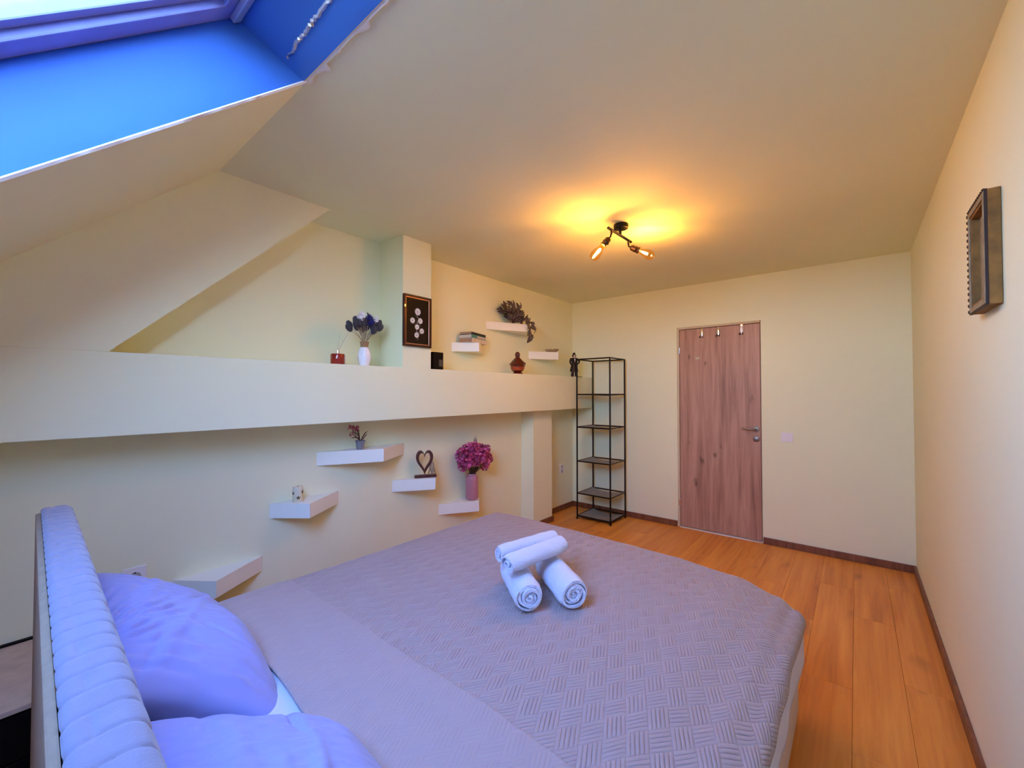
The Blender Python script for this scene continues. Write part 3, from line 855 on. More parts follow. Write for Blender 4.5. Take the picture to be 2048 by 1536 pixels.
# ---- towels
def towel(c, d, L_, r, turns, label, seed, flat=0.9, taper=0.0):
    """spiral roll: real wound layer with thickness; d = axis direction"""
    t0 = r / (turns + 0.5)
    N_ = int(turns * 26)
    outer, inner = [], []
    for i in range(N_ + 1):
        a = 2 * PI * turns * i / N_
        rr = t0 * 0.5 + (r - t0 * 0.5) * i / N_
        wob = 1 + 0.05 * math.sin(a * 1.3 + seed) + 0.03 * math.sin(a * 2.7 + seed * 2)
        outer.append((rr * wob * math.cos(a), rr * wob * math.sin(a) * flat))
        fade = min(1, (N_ - i) / 9 + 0.12)
        r2 = max(0.001, rr - t0 * 0.80)
        rr = r2 + (rr - r2) * fade
        outer[-1] = (rr * wob * math.cos(a), rr * wob * math.sin(a) * flat)
        inner.append((r2 * wob * math.cos(a), r2 * wob * math.sin(a) * flat))
    M_ = 18
    ax = Vector(d).normalized(); side = ax.cross(Vector((0, 0, 1))).normalized(); up = side.cross(ax)
    vs, fs = [], []
    K = N_ + 1
    for k in range(M_ + 1):
        t_ = k / M_ - 0.5
        endr = 1 - 0.10 * smooth01((abs(t_) - 0.42) / 0.08)
        for lst in (outer, inner):
            for i, (p, q) in enumerate(lst):
                sh = 0.006 * math.sin(i * 0.12 + seed) * (2 * abs(t_)) ** 4      # layers end unevenly
                nz_ = 0.0035 * noise.noise(Vector((p * 22, q * 22, t_ * 7 + seed))) if lst is outer else 0
                e = (1 + nz_ / max(0.01, math.hypot(p, q))) * endr * (1 + taper * t_)
                P = Vector(c) + ax * (t_ * L_ + (sh if t_ > 0 else -sh)) + side * p * e + up * q * e
                vs.append(P)
    S_ = 2 * K
    for k in range(M_):
        for i in range(N_):
            a = k * S_ + i; fs.append((a, a + 1, a + 1 + S_, a + S_))
            a2 = k * S_ + K + i; fs.append((a2 + 1, a2, a2 + S_, a2 + 1 + S_))
        for i in (0, N_):
            a = k * S_ + i; a2 = a + K
            fs.append((a, a + S_, a2 + S_, a2))
    for k in (0, M_):
        for i in range(N_):
            a = k * S_ + i; fs.append((a, a + K, a + K + 1, a + 1))
    o = MB().add(vs, fs).obj('rolled_towel', m_towel, smooth=True, auto=0.9)
    return tag(o, label, 'towel', 'rolled towels piled on the bedspread')
TZ = 0.566
towel((-1.066, 1.352, TZ + 0.062), (0.277, -0.209, 0), 0.285, 0.066, 4.1, 'rolled white towel at the lower left of the pile, open spiral end', 0.4, 0.92)
towel((-0.959, 1.477, TZ + 0.063), (0.264, -0.187, 0), 0.300, 0.067, 4.6, 'rolled fluffy white towel at the lower right of the pile', 2.2, 0.93)
towel((-1.030, 1.412, TZ + 0.165), (0.057, 0.312, 0.01), 0.305, 0.044, 3.6, 'rolled white towel on top of the pile, front one', 3.7, 0.92)
towel((-1.119, 1.470, TZ + 0.162), (0.088, 0.294, 0.01), 0.295, 0.042, 3.4, 'rolled white towel on top of the pile, the one behind', 5.1, 0.95)

# ---- nightstand behind the headboard
ns = thing('nightstand', 'low black nightstand with pale wooden top behind the headboard', 'nightstand', (-2.43, -0.30, 0))
MB().box((-0.285, -0.32, 0.338), (0.275, 0.46, 0.355)).obj('top_panel', m_night, ns, bevel=0.002)
MB().box((-0.280, -0.315, 0.02), (0.262, 0.455, 0.337)).obj('body', m_blackwood, ns, bevel=0.002)
MB().box((-0.2862, -0.32, 0.3555), (-0.270, 0.46, 0.364)).obj('back_rim', m_blackwood, ns)
for k in (0, 1):
    d = MB().box((0.263, -0.305, 0.03 + 0.152 * k), (0.272, 0.445, 0.176 + 0.152 * k)).obj('drawer', m_blackwood, ns, bevel=0.002)
    MB().ell((0.279, 0, 0.105 + 0.152 * k), (0.008, 0.008, 0.008)).obj('knob', m_chrome, d, smooth=True)
for a in (-0.26, 0.24):
    for c in (-0.29, 0.29):
        MB().box((a, c, 0), (a + 0.02, c + 0.02, 0.02)).obj('foot', m_blackwood, ns)

# ================================================================ WIRE RACK
rk = thing('shelving_rack', 'tall narrow black metal rack with sagging grey shelves by the door', 'rack', (-2.2, 4.24, 0))
RX0, RX1, RY0, RY1 = -2.400, -2.002, 4.062, 4.425
ox, oy = 2.2, -4.24
r = 0.0085
for px in (RX0, RX1):
    for py in (RY0, RY1):
        MB().tube([(px + ox, py + oy, 0.0), (px + ox, py + oy, 1.765)], r, 10).obj('post', m_black, rk, smooth=True)
        MB().lathe([(0.012, 0), (0.012, 0.012)], (px + ox, py + oy, 0), 10).obj('foot', m_black, rk)
levels = [0.035, 0.280, 0.634, 1.010, 1.372, 1.762]
for li, z in enumerate(levels):
    zr = z
    for a, c in (((RX0, RY0), (RX1, RY0)), ((RX0, RY1), (RX1, RY1)), ((RX0, RY0), (RX0, RY1)), ((RX1, RY0), (RX1, RY1))):
        front = a[1] == c[1]
        if li in (1, 2, 3, 4) and not front and a[0] == RX1: rr = 0.005
        else: rr = 0.0075
        MB().tube([(a[0] + ox, a[1] + oy, zr), (c[0] + ox, c[1] + oy, zr)], rr, 8).obj('rail', m_black, rk, smooth=True)
    if li < 5:
        vs, fs = [], []
        n = 14
        for sgn in (0, -0.003):
            for j in range(n + 1):
                for i in range(n + 1):
                    u, v = i / n, j / n
                    sag = 0.020 * (1 - (2 * u - 1) ** 2) * (0.35 + 0.65 * v) 
                    back = 0.028 * (1 - (2 * u - 1) ** 2) if v == 1 else 0
                    yy = RY0 + oy + 0.004 + (RY1 - RY0 - 0.008) * v - (0.030 * (1 - (2 * u - 1) ** 2)) * v
                    vs.append((RX0 + ox + 0.006 + (RX1 - RX0 - 0.012) * u, yy, zr + 0.003 - sag * 0.9 + sgn))
        w = n + 1; off = w * w
        for j in range(n):
            for i in range(n):
                q = (j * w + i, j * w + i + 1, (j + 1) * w + i + 1, (j + 1) * w + i)
                fs.append(q); fs.append(tuple(off + k for k in q[::-1]))
        for i in range(n):
            for a, c in ((i, i + 1), ((n) * w + i + 1, n * w + i), ((i + 1) * w, i * w), (i * w + n, (i + 1) * w + n)):
                fs.append((a, off + a, off + c, c))
        MB().add(vs, fs).obj('shelf_panel', m_rackpanel, rk, smooth=True)

# ================================================================ CEILING LAMP
lamp = thing('ceiling_lamp', 'black two-bulb ceiling spotlight with glowing amber filament bulbs', 'ceiling lamp', (-1.180, 2.565, ZC))
MB().lathe([(0.001, 0), (0.046, -0.0005), (0.048, -0.006), (0.046, -0.026), (0.040, -0.030), (0.001, -0.030)], (0, 0, 0), 32).obj('ceiling_rose', m_black, lamp, smooth=True)
MB().lathe([(0.009, -0.03), (0.009, -0.075)], (0.004, -0.02, 0), 12).obj('stem', m_black, lamp, smooth=True)
MB().tube([(0.000, -0.185, -0.078), (0.008, 0.140, -0.078)], 0.0085, 12).obj('bar', m_black, lamp, smooth=True)
def spot(px, py, piv, tip):
    piv, tip = Vector(piv), Vector(tip)
    d = (tip - piv).normalized(); M_ = align(d)
    MB().tube([(px, py, -0.080), (px, py, -0.100), (px, py, -0.104)], [0.007, 0.007, 0.009], 10).obj('joint', m_brass, lamp, smooth=True)
    MB().tube([Vector((px, py, -0.100)), piv, piv + d * 0.022], 0.0055, 10).obj('knuckle', m_black, lamp, smooth=True)
    h_ = MB().lathe([(0.001, 0.015), (0.011, 0.012), (0.020, 0.022), (0.0205, 0.040), (0.0225, 0.042), (0.0225, 0.050), (0.0205, 0.052), (0.0205, 0.062), (0.0225, 0.064), (0.0225, 0.074), (0.019, 0.076)], piv, 24, M_)
    h_.obj('lamp_holder', m_brass, lamp, smooth=True)
    b_ = MB().lathe([(0.0135, 0.070), (0.0145, 0.080), (0.018, 0.095), (0.0255, 0.115), (0.0315, 0.137), (0.0325, 0.150), (0.0300, 0.165), (0.022, 0.177), (0.011, 0.183), (0.004, 0.187), (0.0005, 0.188)], piv, 28, M_)
    gb = b_.obj('bulb', m_bulb, lamp, smooth=True)
    f_ = MB()
    for k in range(4):
        a = k * PI / 2 + 0.4
        o_ = M_ @ Vector((0.0065 * math.cos(a), 0.0065 * math.sin(a), 0))
        f_.tube([piv + d * 0.100 + o_ * 0.6, piv + d * 0.118 + o_, piv + d * 0.138 + o_ * 0.8], 0.0022, 8)
    f_.obj('filament', m_fil, gb, smooth=True)
    MB().tube([piv + d * 0.076, piv + d * 0.098], [0.004, 0.002], 8).obj('glass_stem', m_bulb, gb, smooth=True)
L0 = Vector((-1.180, 2.565, ZC))
spot(0.003, -0.145, Vector((-1.183, 2.418, 2.378)) - L0, Vector((-1.281, 2.339, 2.225)) - L0)
spot(0.007, 0.100, Vector((-1.172, 2.668, 2.382)) - L0, Vector((-1.030, 2.790, 2.306)) - L0)

# ================================================================ THINGS ON THE BEAM
def place(o): return o
# reed diffuser
df = thing('reed_diffuser', 'red glass reed diffuser with silver cap and two thin sticks', 'diffuser', (-2.495, 1.325, BZ1))
MB().lathe([(0.001, 0), (0.040, 0), (0.043, 0.004), (0.043, 0.060), (0.040, 0.066), (0.014, 0.068), (0.001, 0.068)], n=32).obj('jar', m_redglass, df, smooth=True)
MB().lathe([(0.001, 0.068), (0.011, 0.068), (0.011, 0.088), (0.001, 0.0885)], n=20).obj('cap', m_chrome2, df, smooth=True)
MB().tube([(0.002, 0, 0.088), (0.000, 0.010, 0.192)], 0.0012, 6).obj('reed', m_stick, df)
MB().tube([(0.002, 0.004, 0.088), (-0.015, 0.072, 0.200)], 0.0012, 6).obj('reed', m_stick, df)
# white twisted vase with dried bouquet
vz = (-2.515, 1.520, BZ1)
v = MB().lathe([(0.001, 0), (0.030, 0), (0.033, 0.012), (0.041, 0.045), (0.043, 0.070), (0.038, 0.098), (0.029, 0.118), (0.026, 0.124), (0.022, 0.124), (0.020, 0.10), (0.001, 0.09)], n=40,
               flute=lambda t_, z: 1 + 0.055 * math.cos(6 * t_ + z * 40) * math.sin(min(PI, max(0, z) / 0.124 * PI)))
tag(v.obj('vase', m_ceram, None, vz, smooth=True), 'white glazed vase with twisted facets on the beam ledge', 'vase')
bq = thing('dried_bouquet', 'dried thistle bouquet with blue and white flowers in white vase', 'bouquet', (vz[0], vz[1], vz[2] + 0.125))
MB().lathe([(0.021, -0.020), (0.024, 0.0), (0.025, 0.008), (0.027, 0.030), (0.030, 0.036), (0.001, 0.037)], n=24).obj('jute_wrap', m_jute, bq, smooth=True)
heads = [(-0.02, 0.128), (0.02, 0.122), (0.055, 0.128), (-0.06, 0.135), (-0.115, 0.125), (-0.128, 0.103), (-0.085, 0.130), (-0.050, 0.118), (-0.010, 0.108), (0.030, 0.150), (0.052, 0.100), (0.085, 0.112), (0.118, 0.128), (0.098, 0.150), (0.075, 0.145), (-0.070, 0.155), (0.005, 0.150), (-0.030, 0.145)]
for i, (a, z) in enumerate(heads):
    dx = -0.02 + 0.05 * ((i * 37) % 7) / 7
    tipp = Vector((dx + abs(a) * 0.1, a * 0.82, z))
    base = Vector((0.004 * (i % 3 - 1), a * 0.10, 0.03))
    dd = (tipp - base).normalized()
    MB().tube([base, base.lerp(tipp, 0.5) + Vector((0, -a * 0.10, 0)), tipp], 0.0022, 6).obj('stem', m_stem, bq, smooth=True)
    M_ = align(dd + Vector((0, 0, 0.25)))
    hh = MB().ell(tipp + dd * 0.018, (0.0190, 0.0190, 0.029), 12, 8, M_).obj('thistle_head', m_thistle, bq, smooth=True)
    sk = MB()
    for k in range(46):
        a1 = 2.399 * k; zz = 1 - 2 * (k + 0.5) / 46
        rr = math.sqrt(1 - zz * zz)
        nrm = M_ @ Vector((rr * math.cos(a1), rr * math.sin(a1), zz * 1.2))
        p0 = tipp + dd * 0.018 + M_ @ Vector((0.0186 * rr * math.cos(a1), 0.0186 * rr * math.sin(a1), 0.0285 * zz))
        sk.tube([p0, p0 + nrm * 0.0065], [0.0009, 0.0002], 3, cap=False)
    sk.obj('spikes', m_thspike, hh)['kind'] = 'stuff'
def petals(c, nrm, n, L_, wd, cup, seed=0):
    """cupped petals round a centre"""
    b_ = MB(); M_ = align(nrm)
    for k in range(n):
        a = 2 * PI * k / n + seed
        R_ = M_ @ Matrix.Rotation(a, 3, 'Z')
        pts = []
        for (l, w_) in ((0, 0.15), (0.35, 0.8), (0.7, 1.0), (1.0, 0.45)):
            for s in (-1, 0, 1):
                z = cup * l * l * L_ + (0.12 * wd if s else 0)
                pts.append(Vector(c) + R_ @ Vector((l * L_, s * w_ * wd / 2, z)))
        fs_ = []
        for i in range(3):
            for j in range(2):
                q = i * 3 + j; fs_.append((q, q + 1, q + 4, q + 3))
        b_.add(pts, fs_)
    return b_
for (y, z, s, m) in ((-0.055, 0.180, 0.026, m_wpetal), (-0.040, 0.205, 0.024, m_wpetal), (0.062, 0.180, 0.018, m_wpetal), (0.066, 0.198, 0.016, m_wpetal)):
    b_ = petals((0.03, y, z), (1, 0, 0.6), 7, s, s * 0.8, 0.5, y * 9)
    bb = petals((0.034, y, z + 0.002), (1, 0, 0.6), 5, s * 0.6, s * 0.6, 0.9, y * 5); b_.add(bb.v, bb.f)
    fl = b_.obj('white_flower', m, bq, smooth=True); fl['label'] = 'small white flower'
    MB().tube([(0.0, y * 0.2, 0.03), (0.02, y * 0.8, z - 0.05), (0.029, y, z)], 0.0015, 6).obj('stem', m_stem, bq)
b_ = MB()
for k in range(5):
    bb = petals((0.028 - k * 0.003, 0.015 + 0.012 * (k % 2), 0.165 + 0.012 * k), (1 - 0.1 * k, 0.2 * (k - 2), 0.5), 10, 0.034 - 0.003 * k, 0.009, 0.35, k); b_.add(bb.v, bb.f)
fl = b_.obj('blue_flower', m_blue, bq, smooth=True); fl['label'] = 'deep blue artificial flower with narrow petals'
MB().tube([(0.0, 0.0, 0.03), (0.01, 0.01, 0.10), (0.02, 0.015, 0.165)], 0.002, 6).obj('stem', m_stem, bq)

# framed flower picture on the pillar
pf = thing('framed_picture', 'dark red framed picture of six white flowers on black ground', 'picture frame', (XF + 0.0005, 1.882, 1.905))
fw, fh, ft = 0.122, 0.183, 0.022
def frame_ring(w, h, t, d0, d1):
    b_ = MB()
    for y0, z0, y1, z1 in ((-w, h - t, w, h), (-w, -h, w, -h + t), (-w, -h + t, -w + t, h - t), (w - t, -h + t, w, h - t)):
        b_.box((d0, y0, z0), (d1, y1, z1))
    return b_
frame_ring(fw, fh, 0.016, 0, ft).obj('frame', m_darkframe, pf, bevel=0.003)
frame_ring(fw - 0.016, fh - 0.016, 0.006, 0, ft - 0.006).obj('inner_border', m_gilt, pf, bevel=0.001, seg=1)
MB().box((0, -fw + 0.02, -fh + 0.02), (0.010, fw - 0.02, fh - 0.02)).obj('picture_ground', m_velvet, pf)
for y, z, s in ((0.000, 0.069, 0.026), (-0.045, 0.002, 0.021), (0.023, 0.006, 0.021), (-0.005, -0.041, 0.019), (0.037, -0.066, 0.020), (-0.008, -0.099, 0.020)):
    b_ = petals((0.0105, y, z), (1, 0, 0), 9, s, s * 0.75, 0.10, y * 20)
    f1 = b_.obj('white_flower', m_petalw, pf)
    MB().lathe([(0.001, 0), (s * 0.26, 0), (s * 0.2, 0.003), (0.001, 0.0035)], (0.0115, y, z), 10, Matrix.Rotation(PI / 2, 3, 'Y')).obj('flower_centre', m_petalc, f1)
for y, z in ((-0.004, 0.036), (0.004, 0.028), (-0.004, -0.004), (0.000, -0.014), (-0.020, -0.024), (0.018, -0.026), (-0.008, -0.070), (0.008, -0.078), (0.004, -0.125), (0.018, -0.088)):
    b_ = petals((0.0105, y, z), (1, 0, 0), 2, 0.008, 0.005, 0.05, y * 90 + z * 30); b_.obj('painted_leaf', m_petalc, pf)
MB().tube([(0.0102, -0.002, -0.128), (0.0102, 0.004, -0.03), (0.0102, -0.006, 0.02), (0.0102, 0.003, 0.06)], 0.0008, 5).obj('painted_stem', m_stemd, pf)
MB().box((0.0145, -fw + 0.018, -fh + 0.018), (0.0155, fw - 0.018, fh - 0.018)).obj('glass', m_picglass, pf)
# black box beside the pillar
bx = thing('black_box', 'small black upright box with a grey square on the ledge beside the pillar', 'box', (-2.505, 2.118, BZ1))
MB().box((-0.035, -0.050, 0), (0.035, 0.050, 0.134)).obj('body', m_blackwood, bx, bevel=0.002)
MB().box((0.0351, 0.005, 0.026), (0.0362, 0.042, 0.078)).obj('grey_label', mat('dark_grey_panel', (0.05, 0.048, 0.042), 0.6), bx)
# glazed pottery jug
jug = thing('clay_bottle', 'red and orange glazed pottery bottle with pointed stopper on the ledge', 'bottle', (-2.510, 3.140, BZ1))
MB().lathe([(0.001, 0), (0.056, 0), (0.054, 0.006), (0.038, 0.014), (0.042, 0.022), (0.056, 0.034)], n=32).obj('foot', m_clay, jug, smooth=True)
MB().lathe([(0.056, 0.034), (0.064, 0.050), (0.067, 0.066)], n=32).obj('painted_band', m_clay2, jug, smooth=True)
MB().lathe([(0.067, 0.066), (0.069, 0.084), (0.080, 0.090), (0.078, 0.096), (0.062, 0.118), (0.040, 0.142), (0.024, 0.156), (0.020, 0.166), (0.001, 0.167)], n=32).obj('shoulder', m_clay, jug, smooth=True)
MB().lathe([(0.018, 0.164), (0.024, 0.178), (0.025, 0.192), (0.020, 0.204), (0.012, 0.213), (0.001, 0.217)], n=24).obj('stopper', m_clay, jug, smooth=True)
MB().tube([(0.004, 0.066, 0.112), (0.006, 0.088, 0.116), (0.008, 0.104, 0.108), (0.006, 0.100, 0.092), (0.004, 0.072, 0.088)], [0.008, 0.010, 0.011, 0.010, 0.008], 10).obj('spout', m_clay, jug, smooth=True)
for k in range(3):
    MB().lathe([(0.068 + 0.0007 * k, 0.066 + 0.005 * k), (0.069 + 0.0007 * k, 0.0675 + 0.005 * k), (0.0675 + 0.0007 * k, 0.069 + 0.005 * k)], n=32).obj('ring', m_clay2 if k % 2 == 0 else m_clay, jug, smooth=True)

# dark figurine of a man in a coat
fg = thing('figurine', 'dark glazed figurine of a man in a long coat, hand on hip', 'figurine', (-2.475, 4.128, BZ1), (0, 0, math.radians(-35)))
def skin_fig(name, joints, edges, m, parent, sub=2):
    me = bpy.data.meshes.new(name)
    me.from_pydata([j[:3] for j in joints], edges, [])
    o = link(name, me, m, parent)
    sk = o.modifiers.new('skin', 'SKIN'); sk.use_smooth_shade = True
    lay = me.skin_vertices[0] if me.skin_vertices else None
    if lay is None:
        bm = bmesh.new(); bm.from_mesh(me); bm.verts.layers.skin.verify(); bm.to_mesh(me); bm.free(); lay = me.skin_vertices[0]
    for i, j in enumerate(joints):
        lay.data[i].radius = (j[3], j[4] if len(j) > 4 else j[3])
    lay.data[0].use_root = True
    ss = o.modifiers.new('sub', 'SUBSURF'); ss.levels = sub; ss.render_levels = sub
    return o
# frame: +x faces the room
J = [(0, 0, 0.130, 0.026, 0.034), (0, 0, 0.165, 0.023, 0.032), (0, 0, 0.200, 0.022, 0.036), (0.002, 0, 0.218, 0.010, 0.012),
     (0, 0.036, 0.205, 0.013), (0.006, 0.066, 0.176, 0.010), (0.018, 0.040, 0.150, 0.009), (0.026, 0.030, 0.146, 0.007),
     (0, -0.036, 0.205, 0.013), (0.004, -0.054, 0.172, 0.011), (0.022, -0.046, 0.140, 0.009), (0.030, -0.040, 0.134, 0.007)]
skin_fig('coat', J, [(0, 1), (1, 2), (2, 3), (2, 4), (4, 5), (5, 6), (6, 7), (2, 8), (8, 9), (9, 10), (10, 11)], m_coat, fg)
MB().lathe([(0.030, 0.150), (0.036, 0.120), (0.043, 0.090), (0.048, 0.062), (0.045, 0.062), (0.001, 0.10)], n=28, flute=lambda t_, z: 1 + 0.06 * math.cos(7 * t_), M=Matrix.Diagonal((0.82, 1, 1))).obj('coat_skirt', m_coat, fg, smooth=True)
for s in (-1, 1):
    MB().tube([(0, 0.016 * s, 0.10), (0.002, 0.020 * s, 0.05), (0.004, 0.024 * s, 0.010)], [0.018, 0.015, 0.018], 14).obj('trouser_leg', m_trouser, fg, smooth=True)
    MB().ell((0.014, 0.026 * s, 0.009), (0.024, 0.012, 0.009), 12, 8).obj('shoe', m_coat, fg, smooth=True)
MB().box((-0.028, -0.044, -0.0002), (0.040, 0.085, 0.004)).obj('base', m_coat, fg, bevel=0.002)
hd = MB().ell((0.006, 0, 0.238), (0.016, 0.014, 0.020), 16, 12)
hd.ell((0.022, 0, 0.236), (0.004, 0.0035, 0.005), 8, 6)
hd.obj('head', m_skin, fg, smooth=True)
hr = MB(); random.seed(3)
for k in range(16):
    a = 2 * PI * k / 16
    if -0.9 < math.sin(a + PI / 2) - 1 + 0.45 < 0.5 and math.cos(a) > 0.55: continue
    hr.ell((0.002 + 0.014 * math.cos(a), 0.017 * math.sin(a), 0.240 + 0.006 * math.sin(3 * a)), (0.008, 0.008, 0.011), 8, 6)
hr.obj('curly_hair', m_coat, fg, smooth=True)
MB().lathe([(0.024, 0.250), (0.024, 0.252), (0.016, 0.254), (0.015, 0.270), (0.012, 0.276), (0.001, 0.277)], n=20).obj('hat', m_coat, fg, smooth=True)
MB().prism([(-0.010, 0.206), (0.006, 0.206), (0.000, 0.160)], 'x', 0.020, 0.0255).obj('shirt_front', m_shirt, fg, bevel=0.001)
MB().lathe([(0.0015, -0.02), (0.0015, 0.13)], (0.034, -0.044, 0.02), 6).obj('walking_stick', m_coat, fg)

# ================================================================ THINGS ON THE SHELVES
# books
bk = [('bottom', 0.0, 0.036, 0.275, 0.135, m_offwhite, m_booktan, 'bottom book of the stack, thick with off-white cover'),
      ('middle', 0.0375, 0.030, 0.258, 0.128, m_teal, m_bookpage, 'middle book of the stack, with teal spine'),
      ('top', 0.069, 0.020, 0.258, 0.122, m_navy, m_booktan, 'top book of the stack, thin with dark navy cover')]
ang = math.radians(15)
for nm, z0, th, ln, wd, mc, mp, lab in bk:
    t_ = thing('book', lab, 'book', (-2.545 + (0.0 if nm == 'bottom' else -0.008), 2.560, 1.8315 + z0), (0, 0, ang), 'books stacked on the upper shelf')
    # local: corner at origin; spine runs +y, pages side runs along -x
    c = MB(); c.box((-wd, 0.0, 0), (0, ln, 0.0022)); c.box((-wd, 0.0, th - 0.0022), (0, ln, th)); c.box((-0.004, 0, 0), (0, ln, th))
    c.obj('cover', mc, t_, bevel=0.0008, seg=1)
    MB().box((-wd + 0.003, 0.003, 0.0023), (-0.0042, ln - 0.003, th - 0.0023)).obj('pages', mp, t_)
    if nm == 'middle':
        MB().box((0.0001, 0.10, 0.006), (0.0006, ln - 0.004, 0.024)).obj('spine_panel', m_bookpage, t_)
    if nm == 'bottom':
        MB().box((0.0001, 0.045, 0.004), (0.0006, 0.049, 0.032)).obj('spine_rule', m_booktan, t_)
        MB().box((0.0001, 0.160, 0.004), (0.0006, 0.162, 0.032)).obj('spine_rule', m_booktan, t_)
# trailing plant
pt = thing('trailing_plant', 'trailing artificial plant with dark striped leaves on the highest shelf', 'plant', (-2.625, 3.215, 2.0755))
m_vine = bpy.data.materials.new('striped_vine_leaf'); m_vine.use_nodes = True
nt = m_vine.node_tree; bs = nt.nodes['Principled BSDF']; tc = N(nt, 'ShaderNodeTexCoord'); sx = N(nt, 'ShaderNodeSeparateXYZ')
nt.links.new(tc.outputs['Object'], sx.inputs[0])
ab = N(nt, 'ShaderNodeMath', operation='ABSOLUTE'); nt.links.new(sx.outputs[1], ab.inputs[0])
rp = N(nt, 'ShaderNodeValToRGB'); mm = N(nt, 'ShaderNodeMath', operation='MULTIPLY'); mm.inputs[1].default_value = 52
nt.links.new(ab.outputs[0], mm.inputs[0]); nt.links.new(mm.outputs[0], rp.inputs['Fac'])
el = rp.color_ramp.elements
el[0].position = 0.0; el[0].color = (0.035, 0.012, 0.016, 1); el[1].position = 1.0; el[1].color = (0.030, 0.012, 0.016, 1)
for p_, c_ in ((0.25, (0.035, 0.012, 0.016, 1)), (0.34, (0.26, 0.23, 0.22, 1)), (0.52, (0.24, 0.21, 0.20, 1)), (0.62, (0.030, 0.012, 0.016, 1))):
    e_ = el.new(p_); e_.color = c_
nt.links.new(rp.outputs['Color'], bs.inputs['Base Color']); bs.inputs['Roughness'].default_value = 0.5
lv = MB(); vs = []; fs = []
for (l, w_) in ((0, 0.1), (0.2, 0.75), (0.45, 1.0), (0.75, 0.7), (1.0, 0.03)):
    for s in (-1, 0, 1): vs.append((l * 0.066, s * w_ * 0.0175, 0.012 * math.sin(l * PI) + (0.004 if s else 0)))
fs = [(i * 3 + j, i * 3 + j + 1, i * 3 + j + 4, i * 3 + j + 3) for i in range(4) for j in range(2)]
leaf_me = MB().add(vs, fs).mesh('leaf', smooth=True); leaf_me.materials.append(m_vine)
random.seed(21)
def leaf(parent, p, d, sc_=1.0, roll=0):
    o = bpy.data.objects.new('leaf', leaf_me); col.objects.link(o); o.parent = parent
    ax_ = Vector(d).normalized(); nz_ = Vector((1, random.uniform(-0.5, 0.3), random.uniform(-0.6, 0.3)))
    nz_ = (nz_ - ax_ * nz_.dot(ax_)).normalized(); ny_ = nz_.cross(ax_)
    q = Matrix((ax_, ny_, nz_)).transposed().to_4x4()
    o.matrix_local = Matrix.Translation(p) @ q @ Matrix.Rotation(roll, 4, 'X') @ Matrix.Scale(sc_, 4)
    return o
def clampx(p):                                     # keep off the wall
    p = Vector(p); lim = XL + 0.02 - pt.location.x
    if p.x < lim: p.x = lim
    return p
runs = []
for k in range(22):
    a = 2 * PI * k / 22 + random.uniform(-0.2, 0.2)
    R_ = random.uniform(0.05, 0.12)
    top = random.uniform(0.06, 0.165)
    pts = [Vector((0, 0, 0.004)), Vector((R_ * 0.3 * math.cos(a), R_ * 0.6 * math.sin(a), top * 0.7)), clampx((R_ * 0.7 * math.cos(a), R_ * 1.2 * math.sin(a), top))]
    runs.append(pts)
runs.append([Vector((0, 0, 0.005)), Vector((0.03, 0.06, 0.07)), Vector((0.04, 0.13, 0.055)), Vector((0.04, 0.22, 0.040)), Vector((0.04, 0.31, 0.005))])
runs.append([Vector((0, 0, 0.005)), Vector((0.06, 0.04, 0.05)), Vector((0.10, 0.10, 0.01)), Vector((0.108, 0.125, -0.045)), Vector((0.106, 0.135, -0.10)), Vector((0.104, 0.140, -0.125))])
runs.append([Vector((0, 0, 0.005)), Vector((0.02, -0.06, 0.05)), Vector((0.02, -0.10, 0.085))])
runs.append([Vector((0, 0, 0.005)), Vector((0.02, -0.02, 0.12)), Vector((0.02, -0.045, 0.180))])
for r_ in runs:
    MB().tube(r_, 0.0022, 6).obj('vine_stem', m_leafd, pt, smooth=True)
    n_ = 4 if len(r_) <= 3 else 3 * (len(r_) - 1)
    for q in range(n_):
        t_ = (q + 1) / n_ * (len(r_) - 1); i = min(int(t_), len(r_) - 2); f = t_ - i
        p = r_[i].lerp(r_[i + 1], f); d = (r_[i + 1] - r_[i]).normalized()
        sd = Vector((random.uniform(-0.3, 0.35), random.uniform(-1.2, 1.2), random.uniform(-0.9, 1.0)))
        dd = (d * 0.8 + sd * 0.9).normalized()
        if p.x + dd.x * 0.05 < XL + 0.012 - pt.location.x: dd.x = abs(dd.x)
        if -0.01 < p.z < 0.07 and p.x < 0.10 and p.y < 0.13 and dd.z < 0: dd.z = abs(dd.z) + 0.1
        leaf(pt, p, dd, random.uniform(0.95, 1.3), random.uniform(-0.8, 0.8))
# silver dish
ds = thing('silver_dish', 'small ornate silver dish with scalloped rim on a shelf near the corner', 'dish', (-2.610, 3.880, 1.8385))
MB().lathe([(0.001, 0), (0.045, 0), (0.050, 0.004), (0.066, 0.020), (0.075, 0.030), (0.074, 0.033), (0.064, 0.024), (0.046, 0.010), (0.001, 0.008)], n=60,
           flute=lambda t_, z: 1 + (0.07 * math.cos(10 * t_) if z > 0.015 else 0)).obj('bowl', m_silver, ds, smooth=True)
for k in range(10):
    a = 2 * PI * k / 10
    MB().ell((0.074 * math.cos(a), 0.074 * math.sin(a), 0.034), (0.009, 0.009, 0.006), 10, 6).obj('rim_bead', m_silver, ds, smooth=True)

